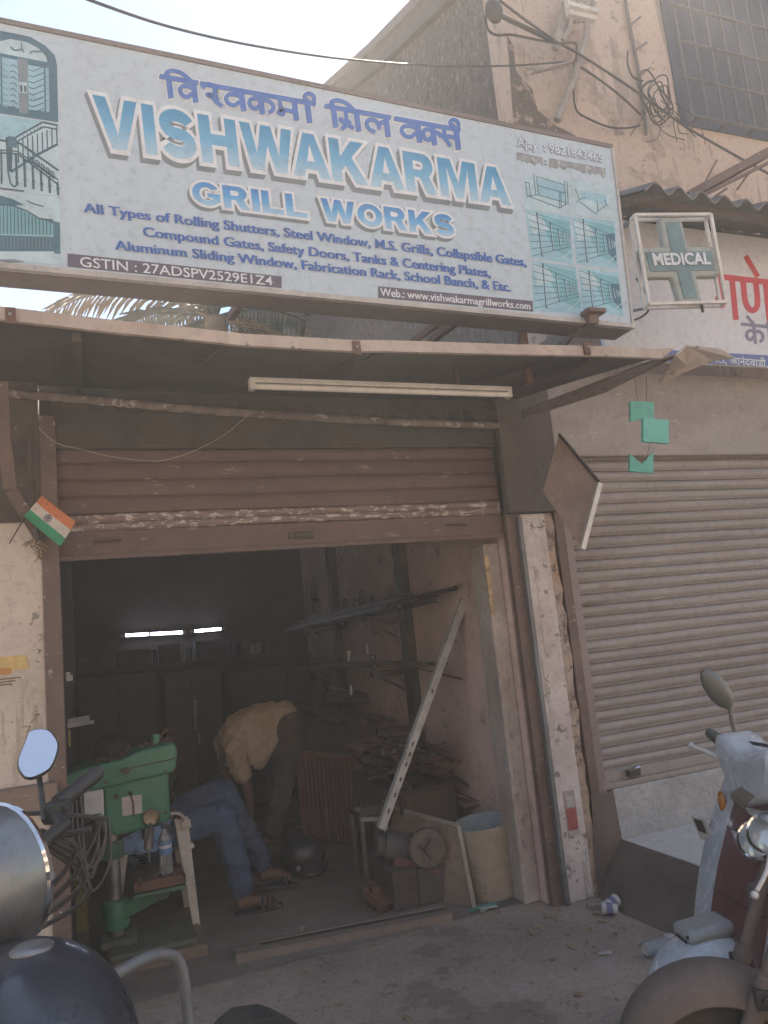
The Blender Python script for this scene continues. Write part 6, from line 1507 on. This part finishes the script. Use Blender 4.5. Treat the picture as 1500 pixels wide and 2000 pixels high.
for q in range(3):
    b = MB(); b.tube(smoothpath([(.30, .16, .98), (.46, .20 + .02 * q, .92 - .03 * q), (.52, .12, .80 - .03 * q), (.42, .04, .74)], 6), .0055, 6); b.build('control_cable', m_cable, mb2, smooth=True)
b = MB(); b.ball((.50, .17, .90), (.035, .028, .028), 10); b.cyl((.45, .10, .90), (.49, .16, .90), .008, n=8); b.build('indicator', m_amber, mb2, smooth=True)
# ---- scooter
h3 = rad(165); d3 = Vector((math.cos(h3), math.sin(h3), 0)); o3 = Vector((2.105, 2.09, 0)) - d3 * .33
sc_ = thing('scooter', 'white scooter with a red front shield parked at the right edge before the step', 'scooter', o3, rotz=h3)
m_swhite = M('scooter_white', (.52, .56, .60), .25, .1, var=.04, bump=0, coat=.6, grime=(.36, .36, .35), gamt=.35, gscale=5)
m_sred = M('scooter_maroon', (.13, .05, .045), .45, var=.15, bump=.02, coat=.3, grime=(.12, .09, .08), gamt=.6, gscale=3)
wheel(sc_, .60, .20, .09, .12, m_steel, 6); wheel(sc_, -.60, .225, .09, .14, m_steel, 6)
guard(sc_, 'front_fender', .60, .232, .20, .23, -5, 172, m_swhite, drop=.07)
b = MB(); b.box((.60, -.01, .435), (.17, .13, .05), Euler((0, .12, 0))); b.build('fender_cap', M('fender_grey', (.30, .315, .31), .4, var=.1, coat=.3), sc_, bevel=.022, smooth=60)
b = MB(); b.box((.685, .0, .42), (.004, .07, .008)); b.ball((.683, .04, .436), .006, 8); b.build('fender_slit', m_black, sc_)
def shield(u, v):                       # front leg shield, u across, v up
    s = (u - .5) * 2; w_ = (.245 - .03 * v + .03 * math.sin(v * 3.14)); return Vector((.53 - .26 * v + .02 * (1 - s * s) + .02 * math.sin(v * 3.1), s * w_, .34 + .60 * v))
def part_grid(b, u0, u1, v0, v1, off):
    b.grid(lambda u, v: shield(u0 + (u1 - u0) * u, v0 + (v1 - v0) * v) + Vector((off, 0, 0)), 14, 16)
b = MB(); part_grid(b, 0, 1, 0, 1, 0.); part_grid(b, 0, 1, 0, 1, -.03)
for e in (0., 1.): b.grid(lambda u, v: shield(e, v) - Vector((.03 * u, 0, 0)), 1, 16); b.grid(lambda u, v: shield(u, e) - Vector((.03 * v, 0, 0)), 14, 1)
b.build('leg_shield', m_swhite, sc_, smooth=True)
b = MB(); part_grid(b, .30, .86, .06, .86, .012)
b.grid(lambda u, v: shield(.30, .06 + .8 * v) + Vector((.012 * u, 0, 0)), 1, 16); b.grid(lambda u, v: shield(.86, .06 + .8 * v) + Vector((.012 * u, 0, 0)), 1, 16)
b.build('red_panel', m_sred, sc_, smooth=True)
b = MB()
for s in (-1, 1): b.tube([shield(.5 + .5 * s, v / 10) + Vector((-.01, 0, 0)) for v in range(11)], .009, 8)
b.build('shield_beading', m_chrome, sc_, smooth=True)
b = MB()                                # handlebar cowl
b.poly([(.26, y, z) for y, z in ((-.115, 1.03), (-.06, 1.02), (.02, .975), (.10, .985), (.20, 1.02), (.22, .97), (.15, .84), (0, .79), (-.075, .83), (-.135, .96))], (.15, 0, 0))
b.build('handlebar_cowl', m_swhite, sc_, bevel=.035, smooth=60)
L3 = (Matrix.Translation(o3) @ Matrix.Rotation(h3, 4, 'Z')).inverted()
g_ = lambda x, y, d: L3 @ at(x, y, y=d)
m_wgrip = M('worn_grip', (.10, .10, .09), .6)
b = MB(); b.tube([g_(1440, 1470, 2.28), g_(1428, 1462, 2.30), g_(1392, 1436, 2.40), g_(1383, 1429, 2.42)], [.016, .021, .022, .016], 14); b.build('grip', m_wgrip, sc_, smooth=True)
b = MB(); b.tube([(.275, .18, 1.0), (.24, .25, 1.01), (.205, .34, 1.015), (.20, .35, 1.015)], [.017, .02, .019, .014], 14); b.build('grip', m_wgrip, sc_, smooth=True)
b = MB(); b.tube(smoothpath([g_(1430, 1504, 2.26), g_(1412, 1486, 2.30), g_(1385, 1470, 2.35), g_(1352, 1458, 2.40)], 5), [.010 - .0002 * k for k in range(16)], 8); b.ball(g_(1349, 1456, 2.405), .013, 10); b.build('lever', m_alu, sc_, smooth=True)
b = MB(); b.tube(smoothpath([(.31, .17, .985), (.33, .23, .985), (.29, .33, 1.0), (.27, .39, 1.0)], 5), .0065, 8); b.ball((.268, .393, 1.0), .012, 10); b.build('lever', m_alu, sc_, smooth=True)
m_mshell = M('mirror_shell', (.10, .10, .09), .45, var=.1)
b = MB(); b.tube(smoothpath([g_(1446, 1472, 2.22), g_(1438, 1440, 2.24), g_(1428, 1400, 2.25), g_(1424, 1372, 2.25)], 4), .0075, 8)
b.tube([g_(1446, 1480, 2.22), g_(1444, 1462, 2.22)], [.022, .013], 10)
ax0, ax1 = g_(1371, 1312, 2.22), g_(1428, 1378, 2.26)
al = (ax1 - ax0); ln_ = al.length; al.normalize(); back = Vector((.6, -.55, .25)); back = (back - al * back.dot(al)).normalized(); sdw = al.cross(back)
ring_n = 16; rows = []
for t, w_, dp_ in ((0, .008, .006), (.08, .026, .016), (.25, .042, .026), (.5, .050, .03), (.75, .044, .026), (.92, .028, .016), (1, .01, .006)):
    c_ = ax0 + al * ln_ * t
    rows.append([c_ + sdw * w_ * math.cos(2 * math.pi * k / ring_n) + back * dp_ * math.sin(2 * math.pi * k / ring_n) for k in range(ring_n)])
vs = [p for r in rows for p in r]; fs = [(i * ring_n + k, i * ring_n + (k + 1) % ring_n, (i + 1) * ring_n + (k + 1) % ring_n, (i + 1) * ring_n + k) for i in range(len(rows) - 1) for k in range(ring_n)]
b.add(vs, fs + [tuple(range(ring_n))[::-1], tuple((len(rows) - 1) * ring_n + k for k in range(ring_n))]); b.build('mirror', m_mshell, sc_, smooth=True)
mirror(sc_, (.29, .15, 1.0), (.27, .215, 1.145), (.052, .072), (-1, 0, .05), m_mshell)
b = MB(); b.poly([(-.35, -.15, .30), (.02, -.16, .26), (.40, -.15, .26), (.42, -.15, .30), (.06, -.15, .32), (-.1, -.15, .48), (-.2, -.16, .62), (-.75, -.15, .66), (-.80, -.13, .52)], (0, .30, 0)); b.build('body', m_swhite, sc_, bevel=.03)
b = MB(); b.bx(-.72, -.12, -.13, .13, .662, .73); b.build('seat', m_seat, sc_, bevel=.03)
b = MB(); b.cyl((.56, 0, .20), (.24, 0, .90), .03, n=12); b.build('steering_column', m_black, sc_, smooth=True)
b = MB(); b.tube([(.0, .10, .2), (-.06, .2, .0)], .011, 8); b.build('side_stand', m_black, sc_, smooth=True)
b = MB(); p_ = shield(.0, .55) + Vector((.02, 0, 0)); b.box(p_, (.012, .07, .09), Euler((0, .3, .2))); b.m = 1; b.box(p_ + Vector((.008, 0, .01)), (.004, .045, .05), Euler((0, .3, .2))); b.build('side_badge', [m_alu, m_darksteel], sc_)

for v0 in (.30, .62):
    b = MB(); b.tube([shield(.30 + .56 * k / 10, v0) + Vector((.0135, 0, 0)) for k in range(11)], .0022, 5); b.build('panel_gap', m_black, sc_)
b = MB(); p_ = shield(.12, .72); b.ball(p_ + Vector((.008, 0, 0)), (.012, .022, .04), 12); b.build('indicator', m_amber, sc_, smooth=True)
b = MB(); b.tube(smoothpath([(.30, -.06, .95), (.36, -.14, .99), (.33, -.19, 1.0), (.27, -.21, 1.0)], 5), .005, 6); b.build('brake_cable', m_cable, sc_, smooth=True)
b = MB(); b.grid(lambda u, v: Vector((.325 + .006 * math.sin(u * 6), -.10 + .20 * u, .99 - .0 * v + .012 * v)), 6, 2); b.build('cowl_trim', m_black, sc_)

# ================================================================== litter on the street
def cup(x, y, rz, label):
    b = MB(); ax_ = Vector((math.cos(rz), math.sin(rz), .08)); p = Vector((x, y, .03))
    b.lathe(p, ax_, [(.022, 0), (.031, .075), (.033, .077), (.03, .074), (.021, .003), (.001, .003)], 18, cap=False); b.m = 1; b.lathe(p, ax_, [(.0262, .025), (.0292, .055)], 18, cap=False)
    b.build('paper_cup', [M('cup_paper', (.52, .50, .48), .7, var=.08), M('cup_print', (.16, .15, .28), .7, var=.1)], smooth=True, label=label, cat='paper cup')
p = at(1185, 1782, z=0); cup(p.x, p.y, .2, 'printed paper cup lying on the ground beside the brown step side')
p = at(1208, 1788, z=0); cup(p.x, p.y, 2.6, 'crushed paper cup touching the printed one by the step')
p = at(1282, 1868, z=0); b = MB(); b.lathe((p.x, p.y, .035), (1, -.3, .05), [(.03, -.05), (.036, .05), (.037, .055), (.034, .05), (.028, -.045), (.001, -.045)], 20, cap=False); b.build('clear_tumbler', m_clear, smooth=True, label='clear plastic tumbler lying on the ground near the scooter', cat='tumbler')
p = at(1308, 1832, z=0); b = MB(); b.lathe((p.x, p.y, .002), (0, 0, 1), [(.025, 0), (.026, .008), (.02, .012), (.001, .012)], 18); b.build('white_lid', m_alu, smooth=True, label='round white lid on the ground behind the tumbler', cat='lid')
p = at(1183, 1866, z=0); b = MB(); b.box(p + Vector((0, 0, .008)), (.05, .012, .006), Euler((.1, .05, -.4))); b.box(p + Vector((.012, -.004, .011)), (.03, .016, .004), Euler((.2, .05, -.2))); b.build('paper_scrap', m_alu, label='thin pale paper scrap alone on the open ground', cat='scrap')
p = at(945, 1780, z=0); b = MB(); random.seed(6)
for k in range(5): b.m = k % 2; b.box(p + Vector((jit(.06), jit(.025), .01 + .003 * k)), (.10, .02, .004), Euler((jit(.3), jit(.15), .2 + jit(.4))))
b.build('wrapper', [M('wrapper_green', (.09, .26, .22), .5, var=.3), M('wrapper_pale', (.42, .46, .44), .5)], label='crumpled green foil wrapper on the ground before the drum', cat='wrapper')
p = at(893, 1748, z=0); b = MB()
for k in range(4): b.box(p + Vector((jit(.03), jit(.02), .012 + .008 * k)), (.05, .03, .006), Euler((jit(.5), jit(.4), jit(2))))
b.build('foil_scrap', m_steel, label='small grey foil scrap at the foot of the brown board', cat='scrap')
random.seed(100)
b = MB()
for k in range(260):
    x, y = -.2 + 3.0 * random.random(), 1.6 + 2.2 * random.random(); s = .003 + .006 * random.random() ** 2
    if x > 2.35: continue
    b.box((x, y, s * .4), (s * 2, s * 1.6, s), Euler((jit(.5), jit(.5), jit(3))))
b.build('gravel', M('grit', (.23, .205, .185), .95, var=.4, scale=40, bump=0), kind='stuff')

ws = [at(400, 2010, z=.0), at(560, 2010, z=.0)]
b = MB(); b.poly([at(405, 2015, z=.0), at(422, 1988, z=.05), at(452, 1964, z=.09), at(500, 1958, z=.1), at(530, 1968, z=.09), at(565, 2015, z=.0)], (.06, -.16, 0)); b.build('wheel_stop', m_rubber, bevel=.012, label='dark rubber block on the ground at the bottom edge of the view', cat='block')

# ================================================================== unseen houses behind the viewer, added to bounce warm sunlight
m_far = M('far_plaster', (.56, .45, .35), .9, var=.1, scale=.6)
for k, (x0, x1, hgt) in enumerate(((-16, -8.2, 6.5), (-8, -1.2, 8.0), (-1, 6.3, 6.0), (6.5, 15, 7.5))):
    t = thing('unseen_house', ('low' if hgt < 6.2 else 'plastered') + ' house number %s across the street, unseen, added for bounced light' % ('one', 'two', 'three', 'four')[k], 'house', ((x0 + x1) / 2, -9, 0))
    MB().bx(x0, x1, -15, -9, 0, hgt).build('wall', m_far, t)
    for i in range(3):
        for z in (.0, 3.4):
            xa = x0 + .6 + i * (x1 - x0 - .6) / 3
            MB().bx(xa, xa + 1.5, -8.99, -8.96, z + (.0 if z == 0 else .6), z + (2.3 if z == 0 else 1.9)).build('door' if z == 0 else 'window', m_shut_grey if z == 0 else m_darksteel, t)
    MB().bx(x0 - .2, x1 + .2, -9, -8.2, 2.7, 2.8).build('sunshade', m_conc, t)

random.seed(58)
b = MB()
for k in range(34):
    x, y = .1 + 2.2 * random.random(), 2.3 + 1.5 * random.random()
    if k < 12: x, y = 1.9 + .45 * random.random(), 3.2 + .45 * random.random()
    b.box((x, y, .006), (.02 + .03 * random.random(), .012 + .012 * random.random(), .002), Euler((jit(.4), jit(.4), jit(3))))
b.build('dry_leaf_litter', bpy.data.materials['dry_leaf'], kind='stuff')
# ================================================================== thin haze added to lift the dark tones like a veil
hzm = bpy.data.materials.new('veil_haze'); hzm.use_nodes = True
_n = hzm.node_tree; _n.nodes.remove(_n.nodes['Principled BSDF'])
pv = _n.nodes.new('ShaderNodeVolumePrincipled'); pv.inputs['Color'].default_value = (.95, .89, .84, 1); pv.inputs['Density'].default_value = HAZE; pv.inputs['Anisotropy'].default_value = .25
_n.links.new(pv.outputs[0], _n.nodes['Material Output'].inputs['Volume'])
MB().bx(-17, 16, -16, 15.5, -1, 9.6).build('haze', hzm, kind='stuff')
